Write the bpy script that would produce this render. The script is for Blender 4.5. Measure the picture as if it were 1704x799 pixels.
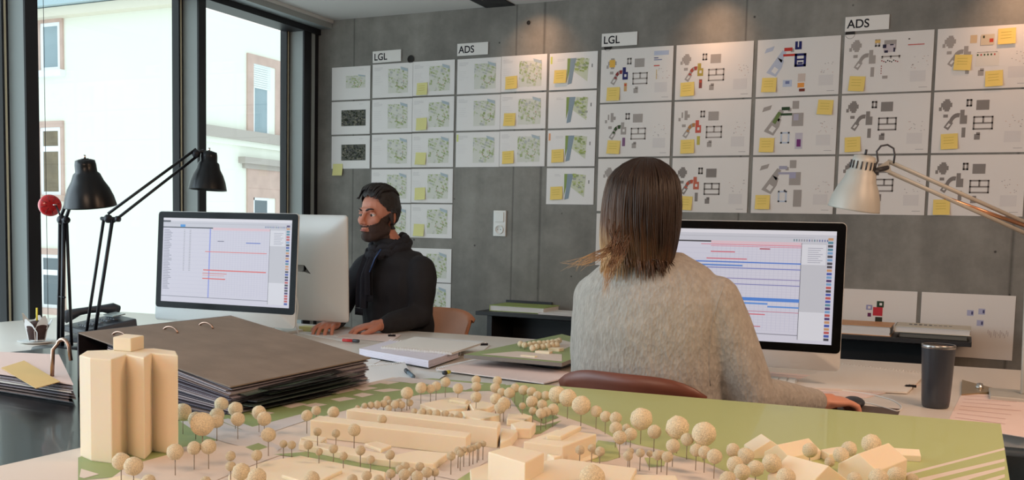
import bpy, bmesh, math, random
import numpy as np
from mathutils import Vector, Matrix, noise
random.seed(7)
PI = math.pi
scn = bpy.context.scene
for o in list(bpy.data.objects): bpy.data.objects.remove(o)
COL = scn.collection

# ------------------------------------------------------------------ camera
F_PX, PX0, PY0, H = 1603.5, 852.0, 510.4, 1.18
YAW, PITCH, ROLL = math.radians(25.185), math.radians(4.543), math.radians(1.326)
cy_, sy_, cp_, sp_ = math.cos(YAW), math.sin(YAW), math.cos(PITCH), math.sin(PITCH)
fwd = Vector((-sy_*cp_, cy_*cp_, -sp_)); rgt = Vector((cy_, sy_, 0)); up = rgt.cross(fwd)
r2 = rgt*math.cos(ROLL) + up*math.sin(ROLL); u2 = -rgt*math.sin(ROLL) + up*math.cos(ROLL)
CAM = Vector((0, 0, H))
cam = bpy.data.cameras.new('camera'); camo = bpy.data.objects.new('camera', cam); COL.objects.link(camo)
camo.matrix_world = Matrix(((r2.x, u2.x, -fwd.x, 0), (r2.y, u2.y, -fwd.y, 0), (r2.z, u2.z, -fwd.z, H), (0, 0, 0, 1)))
cam.sensor_width = 36; cam.lens = F_PX*36/1704; cam.shift_y = (PY0-399.5)/1704
cam.clip_start = .05; cam.clip_end = 200
scn.camera = camo
scn.view_settings.view_transform = 'Standard'; scn.view_settings.look = 'None'
scn.view_settings.gamma = 1; scn.view_settings.use_curve_mapping = False
scn.view_settings.exposure = 0.0

# measured places: a pixel of the photograph met with a known plane of the room
def ray(x, y): return r2*((x-PX0)/F_PX) + u2*((PY0-y)/F_PX) + fwd
def atz(x, y, z): d = ray(x, y); return CAM + d*((z-H)/d.z)
def aty(x, y, Y): d = ray(x, y); return CAM + d*(Y/d.y)
def atx(x, y, X): d = ray(x, y); return CAM + d*(X/d.x)
def att(x, y, t): return CAM + ray(x, y)*t

# ------------------------------------------------------------------ light
world = bpy.data.worlds.new('sky'); scn.world = world; world.use_nodes = True
bg = world.node_tree.nodes['Background']; bg.inputs[0].default_value = (.88, .95, 1, 1); bg.inputs[1].default_value = 1.6

def area(name, loc, target, sx, sy, power, color, spread=PI):
    l = bpy.data.lights.new(name, 'AREA'); l.shape = 'RECTANGLE'; l.size = sx; l.size_y = sy
    l.energy = power; l.color = color; l.spread = spread
    o = bpy.data.objects.new(name, l); COL.objects.link(o); o.location = loc
    o.rotation_euler = (Vector(target)-Vector(loc)).to_track_quat('-Z', 'Y').to_euler()
    o['kind'] = 'structure'
    return o
# daylight coming in through the rest of the glazed side, beyond the left edge of the photograph
area('window_daylight', (-3.6, .1, 1.45), (0, .9, 1.1), 4.2, 2.0, 100, (.70, .87, 1))
# warm ceiling lamps of the room, out of frame
area('ceiling_lamp_light', (.9, 1.7, 2.42), (.3, 1.9, 0), .5, 1.5, 42, (1, .64, .42))
area('ceiling_lamp_light', (1.9, 3.1, 2.42), (1.0, 4.6, 1.2), .5, 1.2, 30, (1, .60, .38))
# three small recessed wall washers above the sheets
for px_, yy in ((900, 5.02), (1190, 5.02), (1690, 5.02)):
    q_ = aty(px_, 60, WY_) if 0 else CAM+ray(px_, 60)*((5.25)/ray(px_, 60).y)
    area('wall_washer_light', (q_.x, 4.98, 2.50), (q_.x, 5.25, 2.18), .06, .06, .55, (1, .55, .3), math.radians(80))
area('ceiling_lamp_light', (-.6, -.9, 2.42), (-.6, .3, 0), 1.2, .5, 34, (1, .68, .48))

# ------------------------------------------------------------------ helpers
def S(r, g, b):
    f = lambda c: (c/255/12.92) if c/255 <= .04045 else ((c/255+.055)/1.055)**2.4
    return (f(r), f(g), f(b), 1)
MATS = {}
def mat(name, col, rough=.6, metal=0, bump=None, sss=0, emit=0, coat=0, spec=None, var=None, sheen=0):
    if name in MATS: return MATS[name]
    m = bpy.data.materials.new(name); m.use_nodes = True; nt = m.node_tree; p = nt.nodes['Principled BSDF']
    p.inputs['Base Color'].default_value = col; p.inputs['Roughness'].default_value = rough; p.inputs['Metallic'].default_value = metal
    if spec is not None: p.inputs['Specular IOR Level'].default_value = spec
    if sss: p.inputs['Subsurface Weight'].default_value = sss; p.inputs['Subsurface Radius'].default_value = (1, .5, .25); p.inputs['Subsurface Scale'].default_value = .012
    if coat: p.inputs['Coat Weight'].default_value = coat
    if sheen: p.inputs['Sheen Weight'].default_value = sheen
    if emit: p.inputs['Base Color'].default_value = (col[0]*.08, col[1]*.08, col[2]*.08, 1); p.inputs['Emission Color'].default_value = col; p.inputs['Emission Strength'].default_value = emit
    tc = nt.nodes.new('ShaderNodeTexCoord')
    if var:      # (scale, amount): the surface's own blotchiness
        n = nt.nodes.new('ShaderNodeTexNoise'); n.inputs['Scale'].default_value = var[0]; n.inputs['Detail'].default_value = 6
        mx = nt.nodes.new('ShaderNodeMixRGB'); mx.blend_type = 'MULTIPLY'; mx.inputs[0].default_value = 1
        mx.inputs[1].default_value = col
        r = nt.nodes.new('ShaderNodeMapRange'); r.inputs[1].default_value = .3; r.inputs[2].default_value = .7
        r.inputs[3].default_value = 1-var[1]; r.inputs[4].default_value = 1+var[1]*.4
        nt.links.new(tc.outputs['Object'], n.inputs['Vector']); nt.links.new(n.outputs[0], r.inputs[0])
        nt.links.new(r.outputs[0], mx.inputs[2]); nt.links.new(mx.outputs[0], p.inputs['Base Color'])
    if bump:     # (scale, strength, distance)
        n = nt.nodes.new('ShaderNodeTexNoise'); n.inputs['Scale'].default_value = bump[0]; n.inputs['Detail'].default_value = 4
        b = nt.nodes.new('ShaderNodeBump'); b.inputs['Strength'].default_value = bump[1]; b.inputs['Distance'].default_value = bump[2]
        nt.links.new(tc.outputs['Object'], n.inputs['Vector']); nt.links.new(n.outputs[0], b.inputs['Height']); nt.links.new(b.outputs[0], p.inputs['Normal'])
    MATS[name] = m; return m

def concrete_mat():
    m = bpy.data.materials.new('fair_faced_concrete'); m.use_nodes = True; nt = m.node_tree; N = nt.nodes.new; L = nt.links.new
    p = nt.nodes['Principled BSDF']; p.inputs['Roughness'].default_value = .75; p.inputs['Specular IOR Level'].default_value = .25
    tc = N('ShaderNodeTexCoord')
    def nz(scale, det, vec=None, rough=.5):
        n = N('ShaderNodeTexNoise'); n.inputs['Scale'].default_value = scale; n.inputs['Detail'].default_value = det; n.inputs['Roughness'].default_value = rough
        L(vec or tc.outputs['Object'], n.inputs['Vector']); return n
    def ramp(src, a, b, lo, hi):
        r = N('ShaderNodeMapRange'); r.inputs[1].default_value = a; r.inputs[2].default_value = b; r.inputs[3].default_value = lo; r.inputs[4].default_value = hi
        L(src, r.inputs[0]); return r.outputs[0]
    def mul(a, b):
        x = N('ShaderNodeMath'); x.operation = 'MULTIPLY'; L(a, x.inputs[0]); L(b, x.inputs[1]); return x.outputs[0]
    big = ramp(nz(1.3, 6, rough=.6).outputs[0], .32, .68, .66, 1.14)
    mid = ramp(nz(6, 9, rough=.7).outputs[0], .3, .7, .80, 1.12)
    mp = N('ShaderNodeMapping'); mp.inputs['Scale'].default_value = (9, 9, .7); L(tc.outputs['Object'], mp.inputs['Vector'])
    streak = ramp(nz(1, 4, mp.outputs[0]).outputs[0], .3, .7, .86, 1.08)
    vor = N('ShaderNodeTexVoronoi'); vor.inputs['Scale'].default_value = 14; L(tc.outputs['Object'], vor.inputs['Vector'])
    sep = N('ShaderNodeSeparateColor'); L(vor.outputs['Color'], sep.inputs[0])
    gate = ramp(sep.outputs[0], .86, .87, 0, 1)           # only a few cells carry a blowhole
    hole = ramp(vor.outputs['Distance'], .05, .11, 1, 0)
    pore = mul(gate, hole)
    # formwork joints at their real places
    sx = N('ShaderNodeSeparateXYZ'); L(tc.outputs['Object'], sx.inputs[0])
    joint = None
    for X, w in ((-2.50, .006), (-2.68, .004), (-.005, .006), (.13, .004), (-1.33, .004), (-3.83, .004)):
        d = N('ShaderNodeMath'); d.operation = 'SUBTRACT'; d.inputs[1].default_value = X; L(sx.outputs[0], d.inputs[0])
        a = N('ShaderNodeMath'); a.operation = 'ABSOLUTE'; L(d.outputs[0], a.inputs[0])
        g = ramp(a.outputs[0], 0, w*2, .55, 1)
        joint = g if joint is None else mul(joint, g)
    inv = N('ShaderNodeMath'); inv.operation = 'MULTIPLY_ADD'; inv.inputs[1].default_value = -.75; inv.inputs[2].default_value = 1; L(pore, inv.inputs[0])
    tot = mul(mul(mul(big, mid), mul(streak, joint)), inv.outputs[0])
    mx = N('ShaderNodeMixRGB'); mx.blend_type = 'MULTIPLY'; mx.inputs[0].default_value = 1; mx.inputs[1].default_value = S(139, 137, 131)
    L(tot, mx.inputs[2]); L(mx.outputs[0], p.inputs['Base Color'])
    b = N('ShaderNodeBump'); b.inputs['Strength'].default_value = .5; b.inputs['Distance'].default_value = .003; L(tot, b.inputs['Height']); L(b.outputs[0], p.inputs['Normal'])
    return m

class MB:
    """collects shapes for ONE mesh object"""
    def __init__(s): s.v = []; s.f = []; s.fm = []; s.mats = []; s.sm = []
    def mi(s, m):
        if m not in s.mats: s.mats.append(m)
        return s.mats.index(m)
    def add(s, vs, fs, m, M=None, smooth=False):
        o = len(s.v)
        s.v += [tuple((M @ Vector(q)) if M is not None else q) for q in vs]
        i = s.mi(m)
        for f in fs: s.f.append([o+k for k in f]); s.fm.append(i); s.sm.append(smooth)
        return s
    def box(s, c, d, m, M=None):
        x, y, z = d[0]/2, d[1]/2, d[2]/2
        vs = [(c[0]+a*x, c[1]+b*y, c[2]+e*z) for a in (-1, 1) for b in (-1, 1) for e in (-1, 1)]
        return s.add(vs, [(0, 1, 3, 2), (4, 6, 7, 5), (0, 4, 5, 1), (2, 3, 7, 6), (0, 2, 6, 4), (1, 5, 7, 3)], m, M)
    def prism(s, pts, z0, z1, m, M=None, top=None):
        """pts: plan polygon; z0, z1 heights; top: other material for the top"""
        n = len(pts); a = sum(pts[i][0]*pts[(i+1) % n][1]-pts[(i+1) % n][0]*pts[i][1] for i in range(n))
        if a < 0: pts = pts[::-1]
        vs = [(p[0], p[1], z0) for p in pts]+[(p[0], p[1], z1) for p in pts]
        s.add(vs, [tuple(range(n))[::-1]]+[(i, (i+1) % n, n+(i+1) % n, n+i) for i in range(n)], m, M)
        return s.add([(p[0], p[1], z1) for p in pts], [tuple(range(n))], top or m, M)
    def poly(s, pts, m, M=None): return s.add(pts, [tuple(range(len(pts)))], m, M)
    def tube(s, pts, rad, m, n=10, M=None, closed=False, cap=True):
        pts = [Vector(p) for p in pts]; k = len(pts)
        rad = [rad]*k if not hasattr(rad, '__len__') else rad
        vs = []; ref = None
        for i, p in enumerate(pts):
            a = pts[(i-1) % k] if (closed or i) else p; b = pts[(i+1) % k] if (closed or i < k-1) else p
            t = (b-a).normalized()
            if ref is None: ref = t.orthogonal().normalized()
            ref = (ref - t*ref.dot(t)).normalized(); w = t.cross(ref)
            vs += [tuple(p+(ref*math.cos(2*PI*j/n)+w*math.sin(2*PI*j/n))*rad[i]) for j in range(n)]
        fs = [(i*n+j, i*n+(j+1) % n, ((i+1) % k)*n+(j+1) % n, ((i+1) % k)*n+j) for i in range(k if closed else k-1) for j in range(n)]
        if cap and not closed: fs += [tuple(range(n))[::-1], tuple((k-1)*n+j for j in range(n))]
        return s.add(vs, fs, m, M, True)
    def lathe(s, prof, m, n=32, M=None, cap=False):
        vs = [(r*math.cos(2*PI*j/n), r*math.sin(2*PI*j/n), z) for r, z in prof for j in range(n)]; k = len(prof)
        fs = [(i*n+j, i*n+(j+1) % n, (i+1)*n+(j+1) % n, (i+1)*n+j) for i in range(k-1) for j in range(n)]
        if cap: fs += [tuple(range(n))[::-1], tuple((k-1)*n+j for j in range(n))]
        return s.add(vs, fs, m, M, True)
    def ball(s, c, r, m, n=16, M=None):
        r = (r, r, r) if not hasattr(r, '__len__') else r; k = n//2
        vs = [(c[0]+r[0]*math.sin(PI*i/k)*math.cos(2*PI*j/n), c[1]+r[1]*math.sin(PI*i/k)*math.sin(2*PI*j/n), c[2]-r[2]*math.cos(PI*i/k)) for i in range(k+1) for j in range(n)]
        fs = [(i*n+j, i*n+(j+1) % n, (i+1)*n+(j+1) % n, (i+1)*n+j) for i in range(k) for j in range(n)]
        return s.add(vs, fs, m, M, True)
    def mesh(s, name, off=(0, 0, 0)):
        me = bpy.data.meshes.new(name)
        me.from_pydata([(v[0]-off[0], v[1]-off[1], v[2]-off[2]) for v in s.v], [], s.f)
        for m in s.mats: me.materials.append(m)
        me.polygons.foreach_set('material_index', s.fm); me.polygons.foreach_set('use_smooth', s.sm)
        me.update(); return me
    def build(s, name, parent=None, bevel=0, seg=2, weld=True, **t):
        """without parent: a top-level object whose origin is its base centre; the coordinates are the room's"""
        if parent is None and not t.get('keep'):
            a = np.array(s.v); off = ((a[:, 0].min()+a[:, 0].max())/2, (a[:, 1].min()+a[:, 1].max())/2, a[:, 2].min())
        else: off = (0, 0, 0)
        me = s.mesh(name, off); o = bpy.data.objects.new(name, me); COL.objects.link(o); o.location = off
        if parent: o.parent = parent
        if weld:
            b = bmesh.new(); b.from_mesh(me); bmesh.ops.remove_doubles(b, verts=b.verts, dist=1e-6)
            bmesh.ops.recalc_face_normals(b, faces=b.faces) if t.get('recalc', 1) else None
            b.to_mesh(me); b.free()
        if bevel:
            md = o.modifiers.new('bevel', 'BEVEL'); md.width = bevel; md.segments = seg; md.limit_method = 'ANGLE'; md.angle_limit = .6
        tag(o, t.get('label'), t.get('cat'), t.get('group'), t.get('kind'))
        return o
def tag(o, label=None, cat=None, group=None, kind=None):
    for k, v in (('label', label), ('category', cat), ('group', group), ('kind', kind)):
        if v: o[k] = v
    return o
def empty(name, loc, rz=0, label=None, cat=None, group=None):
    o = bpy.data.objects.new(name, None); COL.objects.link(o); o.location = loc; o.rotation_euler = (0, 0, rz); o.empty_display_size = .05
    return tag(o, label, cat, group)
def copy_tree(o, parent=None):
    kids = [c for c in bpy.data.objects if c.parent == o]
    c = o.copy(); COL.objects.link(c); c.parent = parent
    for k in kids: copy_tree(k, c)
    return c
def text_mesh(mb, txt, size, m, M, bold=.0):
    cu = bpy.data.curves.new('t', 'FONT'); cu.body = txt; cu.size = size; cu.offset = bold; cu.extrude = .0002; cu.align_x = 'LEFT'
    o = bpy.data.objects.new('t', cu); COL.objects.link(o)
    dg = bpy.context.evaluated_depsgraph_get(); me = bpy.data.meshes.new_from_object(o.evaluated_get(dg))
    mb.add([tuple(v.co) for v in me.vertices], [tuple(p.vertices) for p in me.polygons], m, M)
    bpy.data.objects.remove(o); bpy.data.meshes.remove(me); bpy.data.curves.remove(cu)
def basis(o, x, y, z):
    return Matrix(((x[0], y[0], z[0], o[0]), (x[1], y[1], z[1], o[1]), (x[2], y[2], z[2], o[2]), (0, 0, 0, 1)))

# materials used all over
m_conc = concrete_mat()
m_paper = mat('white_paper', S(232, 230, 228), .8, spec=.2)
m_paper2 = mat('off_white_paper', S(226, 221, 214), .8, spec=.2)
m_foam = mat('cream_hard_foam', S(238, 222, 194), .75, bump=(900, .15, .001), sss=.35)
m_ball = mat('pocked_foam_ball', S(252, 232, 194), .85, bump=(9, 1, .003), var=(8, .28))
m_wire = mat('thin_wire', S(150, 136, 120), .4, .4)
m_black = mat('black_lacquer', S(22, 22, 24), .3)
m_blackm = mat('black_metal', S(26, 26, 32), .35, .3)
m_desk = mat('pale_laminate', S(226, 218, 208), .35)
m_alu = mat('brushed_aluminium', S(205, 208, 208), .38, .75)
m_alu_l = mat('matt_silver_casing', S(216, 218, 216), .4, .15)
m_chrome = mat('chrome', S(225, 220, 215), .12, 1)
m_glassblk = mat('black_glass_bezel', S(10, 9, 9), .2, spec=.10)
m_dark = mat('dark_grey_plastic', S(50, 52, 58), .45)
m_steel = mat('grey_painted_steel', S(158, 166, 166), .45)
m_steeld = mat('black_painted_steel', S(20, 20, 26), .45)
def ink(r, g, b): return mat('ink_%d_%d_%d' % (r, g, b), S(r, g, b), .8, spec=.15)

# ------------------------------------------------------------------ room shell
WY, GX, FX, CZ = 5.25, -4.03, -3.906, 2.507
b = MB(); b.box((0.2, WY+.15, 1.1), (8.6, .3, 2.9), m_conc); wall = b.build('wall_back', kind='structure')
m_floor = mat('dark_floor', S(58, 56, 56), .35, bump=(30, .05, .002), var=(4, .15))
MB().box((.2, .7, -.05), (8.8, 9.6, .1), m_floor).build('floor', kind='structure')
m_ceil = mat('white_ceiling', S(214, 210, 206), .8)
b = MB(); b.box((.35, .7, CZ+.05), (8.3, 9.6, .1), m_ceil); b.build('ceiling', kind='structure')
MB().box((4.45, .7, 1.25), (.15, 9.6, 2.5), mat('right_plaster', S(196, 186, 172), .8)).build('wall_right', kind='structure')
MB().box((.2, -3.9, 1.25), (8.6, .15, 2.5), mat('rear_plaster', S(196, 188, 178), .8)).build('wall_front', kind='structure')
# black slot in the ceiling above the wall
sl = [atz(803, -8, CZ), atz(842, -8, CZ), aty(857, 8, WY), aty(824, 10, WY)]
dx = sl[2].x
MB().prism([(dx-.19, WY-.002), (dx, WY-.002), (dx, WY-1.2), (dx-.19, WY-1.2)], CZ-.006, CZ-.001, m_steeld).build('trim_1', kind='structure')
# formwork tie holes in the concrete
for px, py in ((684, 98.5), (1012, 78), (880, 38), (1415, 57)):
    p = aty(px, py, WY); R = .024 if px != 880 else .012
    M = Matrix.Translation((p.x, WY-.0025, p.z)) @ Matrix.Rotation(PI/2, 4, 'X')
    h = MB().lathe([(R, .002), (R*.93, .0015), (R*.8, -.0005), (0.0005, -.001)], mat('tie_hole_shadowed_mortar', S(40, 38, 36), .9), 20, M)
    o = h.build('tie_hole', wall, weld=False); o.location = -wall.location
# glazed side: fins, head beam, sill, panes
def fin(y0, y1, n):
    b = MB()
    b.box(((GX+FX)/2-.005, (y0+y1)/2, 1.22), (FX-GX-.01, y1-y0, 2.46), m_steel)
    b.box((FX-.004, (y0+y1)/2, 1.22), (.012, y1-y0, 2.46), m_steeld)
    for k, c in enumerate((m_steeld, mat('gasket_cream', S(214, 208, 180), .5), m_steeld)):
        b.box((GX-.012, y0-.004-.012*k, 1.22), (.05, .011, 2.46), c)
    b.build('trim_%d' % n, kind='structure')
fy = [(3.066, 3.132), (4.155, 4.212), (5.092, 5.16)]
for i, (a, c) in enumerate(fy): fin(a, c, 2+i)
for i in range(6): fin(2.02-1.06*i, 2.085-1.06*i, 5+i)
b = MB(); b.box((FX-.05, 5.205, 1.22), (.09, .09, 2.46), m_steeld); b.box((FX-.028, 5.19, 1.22), (.06, .03, 2.46), m_steel); b.build('trim_11', kind='structure')
b = MB(); b.box(((GX+FX)/2+.0, .7, 2.462), (FX-GX+.03, 9.2, .09), m_steeld); b.build('trim_12', kind='structure')
b = MB(); b.box((FX+.05, .7, CZ-.028), (.10, 9.1, .05), m_steel); b.box((FX+.106, .7, CZ-.010), (.014, 9.1, .02), m_alu_l); b.build('trim_13', kind='structure')
b = MB(); b.box(((GX+FX)/2+.01, .7, .05), (FX-GX+.04, 9.2, .10), m_steel); b.build('trim_14', kind='structure')
gm = bpy.data.materials.new('clear_window_glass'); gm.use_nodes = True; nt = gm.node_tree; nt.nodes.clear()
o_ = nt.nodes.new('ShaderNodeOutputMaterial'); mx = nt.nodes.new('ShaderNodeMixShader'); tr = nt.nodes.new('ShaderNodeBsdfTransparent'); gl = nt.nodes.new('ShaderNodeBsdfGlossy'); fr = nt.nodes.new('ShaderNodeLayerWeight'); pw = nt.nodes.new('ShaderNodeMath'); ad = nt.nodes.new('ShaderNodeMath')
tr.inputs[0].default_value = (.93, .98, .97, 1); gl.inputs['Roughness'].default_value = .01; pw.operation = 'POWER'; pw.inputs[1].default_value = 4; ad.operation = 'ADD'; ad.inputs[1].default_value = .035
nt.links.new(fr.outputs['Facing'], pw.inputs[0]); nt.links.new(pw.outputs[0], ad.inputs[0]); nt.links.new(ad.outputs[0], mx.inputs[0]); nt.links.new(tr.outputs[0], mx.inputs[1]); nt.links.new(gl.outputs[0], mx.inputs[2]); nt.links.new(mx.outputs[0], o_.inputs[0])
edges = [-3.7]+[2.02-1.06*i+.03 for i in range(5, -1, -1)]+[3.1, 4.18, 5.15]
for i in range(len(edges)-1):
    MB().box((GX-.02, (edges[i]+edges[i+1])/2, 1.255), (.008, edges[i+1]-edges[i]-.05, 2.31), gm).build('window_%d' % (i+1), kind='structure')
# thin blind cord hanging at the glass
p = atx(72, 0, GX+.05)
MB().tube([(p.x, p.y, 2.41), (p.x, p.y, .68)], .0013, m_dark, 6).build('blind_cord', label='thin grey cord hanging down the glass right of the leftmost dark window post', cat='cord')

# ------------------------------------------------------------------ house across the street
CT = 23.0
cn = att(316, 300, CT); XC, YC = cn.x, cn.y
m_render_l = mat('cream_house_render', S(238, 238, 226), .9, bump=(3, .05, .01))
m_sand = mat('pink_sandstone', S(205, 176, 164), .85, var=(3, .12))
m_cornice = mat('grey_sandstone', S(180, 170, 162), .85)
m_wframe = mat('white_window_frame', S(240, 242, 244), .4)
m_pane = mat('house_window_glass', S(96, 106, 112), .08, spec=.8)
m_pane_refl = mat('house_glass_painted_reflection', S(120, 104, 78), .2, var=(2.5, .35))  # reflection of autumn trees painted into the pane as a blotchy brown
house = empty('apartment_house', (XC, YC, -6), label='pale cream rendered house with stone framed windows outside the glass wall', cat='building')
def hl(p): return Vector(p)-house.location
def hb(name, lo, hi, m, parent=house, more=None, bevel=0):
    b = MB(); lo, hi = hl(lo), hl(hi); b.box((lo+hi)/2, [abs(hi[i]-lo[i]) for i in range(3)], m)
    return b.build(name, parent, bevel=bevel)
zE = aty(180, 8, YC).z
hb('walls', (XC-16, YC, -6), (XC, YC+14, zE+3.2), m_render_l)
zEave = zE
b = MB()
for (a, c, m) in (((XC-16, YC-.45, zEave+.02), (XC-.0, YC+.1, zEave+.35), mat('gutter_zinc', S(176, 196, 204), .4, .2)), ((XC-16, YC-.30, zEave-.22), (XC, YC+.05, zEave+.0), mat('eave_board', S(226, 218, 200), .7))):
    a, c = hl(a), hl(c); b.box((a+c)/2, [abs(c[i]-a[i]) for i in range(3)], m)
b.build('eave', house)
# windows of the face turned to us
def front_window(px0, px1, py0, py1, sill, split, brown):
    A = aty(px0, py0, YC); B = aty(px1, py1, YC); x0, x1, z1, z0 = A.x, B.x, A.z, B.z
    fr_ = MB()
    def bx(a, c, m): a, c = hl(a), hl(c); fr_.box((a+c)/2, [abs(c[i]-a[i]) for i in range(3)], m)
    t = .10
    bx((x0-t, YC-.05, z0), (x0, YC+.02, z1), m_sand); bx((x1, YC-.05, z0), (x1+t, YC+.02, z1), m_sand); bx((x0-t, YC-.06, z1), (x1+t, YC+.02, z1+t*1.6), m_sand)
    bx((x0-.14, YC-.16, z0-.16), (x1+.14, YC+.02, z0-.0), m_wframe if sill else m_sand)
    for u in (0, 1):
        xx = x0 if u == 0 else x1-.09
        bx((xx, YC-.037, z0+.09), (xx+.09, YC+.02, z1-.09), m_wframe)
    for zz in (z0, z1-.09): bx((x0, YC-.035, zz), (x1, YC+.02, zz+.09), m_wframe)
    if split: bx((x0, YC-.04, z0+(z1-z0)*split-.06), (x1, YC+.02, z0+(z1-z0)*split+.08), m_wframe)
    o = fr_.build('window_frame', house)
    g = MB(); a, c = hl((x0+.05, YC-.012, z0+.05)), hl((x1-.05, YC-.006, z1-.05)); g.box((a+c)/2, [abs(c[i]-a[i]) for i in range(3)], brown)
    g.build('pane', o)
m_pcurt = mat('house_window_curtain', S(150, 168, 176), .3, var=(1.5, .12))
front_window(69, 102.5, 40, 117, True, 0, m_pcurt)
front_window(69, 104, 213, 325, False, .68, m_pane_refl)
front_window(69, 106, 423, 514, False, .66, m_pane)
front_window(-34, 2.5, 75, 112, True, 0, m_pane)
front_window(-34, 3, 272, 310, True, 0, m_pane)
front_window(-34, 5, 470, 514, False, 0, m_pane)
# windows and mouldings of the receding face
def sidebox(px0, py0, px1, py1, d0, d1, m, mbx):
    A = atx(px0, py0, XC); B = atx(px1, py1, XC)
    a, c = hl((XC+d0, A.y, max(A.z, B.z))), hl((XC+d1, B.y, min(A.z, B.z)))
    mbx.box((a+c)/2, [abs(c[i]-a[i]) for i in range(3)], m)
def span(px, pys): return atx(px, pys, XC)
def side_moulding(name, z0, z1, y0, y1, d, m):
    hb(name, (XC-.02, y0, z0), (XC+d, y1, z1), m)
zc = span(411, 225).z
side_moulding('cornice', zc-.16, zc+.10, YC, YC+14, .16, m_cornice); side_moulding('cornice', zc-.3, zc-.15, YC, YC+14, .08, m_render_l)
def side_window(px0, px1, pyt, pyb, shutter, head):
    y0, y1 = span(px0, 200).y, span(px1, 200).y
    zt = span(px0, pyt).z; zb = span(px0, pyb).z; w = (y1-y0); t = w*.17
    def bx(mb, x0, ya, za, x1, yb, zb_, m): a, c = hl((x0, ya, za)), hl((x1, yb, zb_)); mb.box((a+c)/2, [abs(c[i]-a[i]) for i in range(3)], m)
    s = MB()
    bx(s, XC-.02, y0, zb, XC+.05, y0+t, zt-t, m_sand); bx(s, XC-.02, y1-t, zb, XC+.05, y1, zt-t, m_sand); bx(s, XC-.02, y0, zt-t, XC+.05, y1, zt, m_sand)
    s.build('stone_surround', house)
    f = MB(); fw = .07
    bx(f, XC-.02, y0+t, zb, XC+.02, y0+t+fw, zt-t, m_wframe); bx(f, XC-.02, y1-t-w*.18, zb, XC+.03, y1-t, zt-t, m_render_l); bx(f, XC-.02, y1-t-w*.18-fw, zb, XC+.025, y1-t-w*.18, zt-t, m_wframe)
    bx(f, XC-.02, y0+t, zb, XC+.02, y1-t, zb+fw, m_wframe); bx(f, XC-.02, y0+t, zt-t-fw, XC+.02, y1-t, zt-t, m_wframe)
    fo = f.build('window_frame', house)
    g = MB(); bx(g, XC-.015, y0+t+.02, zb+.02, XC+.008, y1-t-w*.2, zt-t-.02, m_pcurt if shutter else m_pane); g.build('pane', fo)
    if shutter:
        r = MB(); n = 11; hh = (zt-t-zb)*.33
        for k in range(n): bx(r, XC-.01, y0+t, zt-t-hh*(k+1)/n+.008, XC+.035, y1-t-w*.14, zt-t-hh*k/n, mat('roller_shutter_slats', S(228, 232, 230), .5))
        r.build('roller_shutter', house)
    if head:
        p = MB(); bx(p, XC-.02, y0+.0, zt, XC+.04, y1, zt+.62, m_sand); p.build('sandstone_panel', house)
        q = MB(); bx(q, XC-.02, y0-.3, zt+.62, XC+.22, y1+.35, zt+.78, m_cornice); bx(q, XC-.02, y0-.15, zt+.50, XC+.10, y1+.2, zt+.62, m_cornice); q.build('window_hood', house)
side_window(410, 465, 88, 227, True, False)
side_window(410, 466, 313, 440, False, True)

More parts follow.
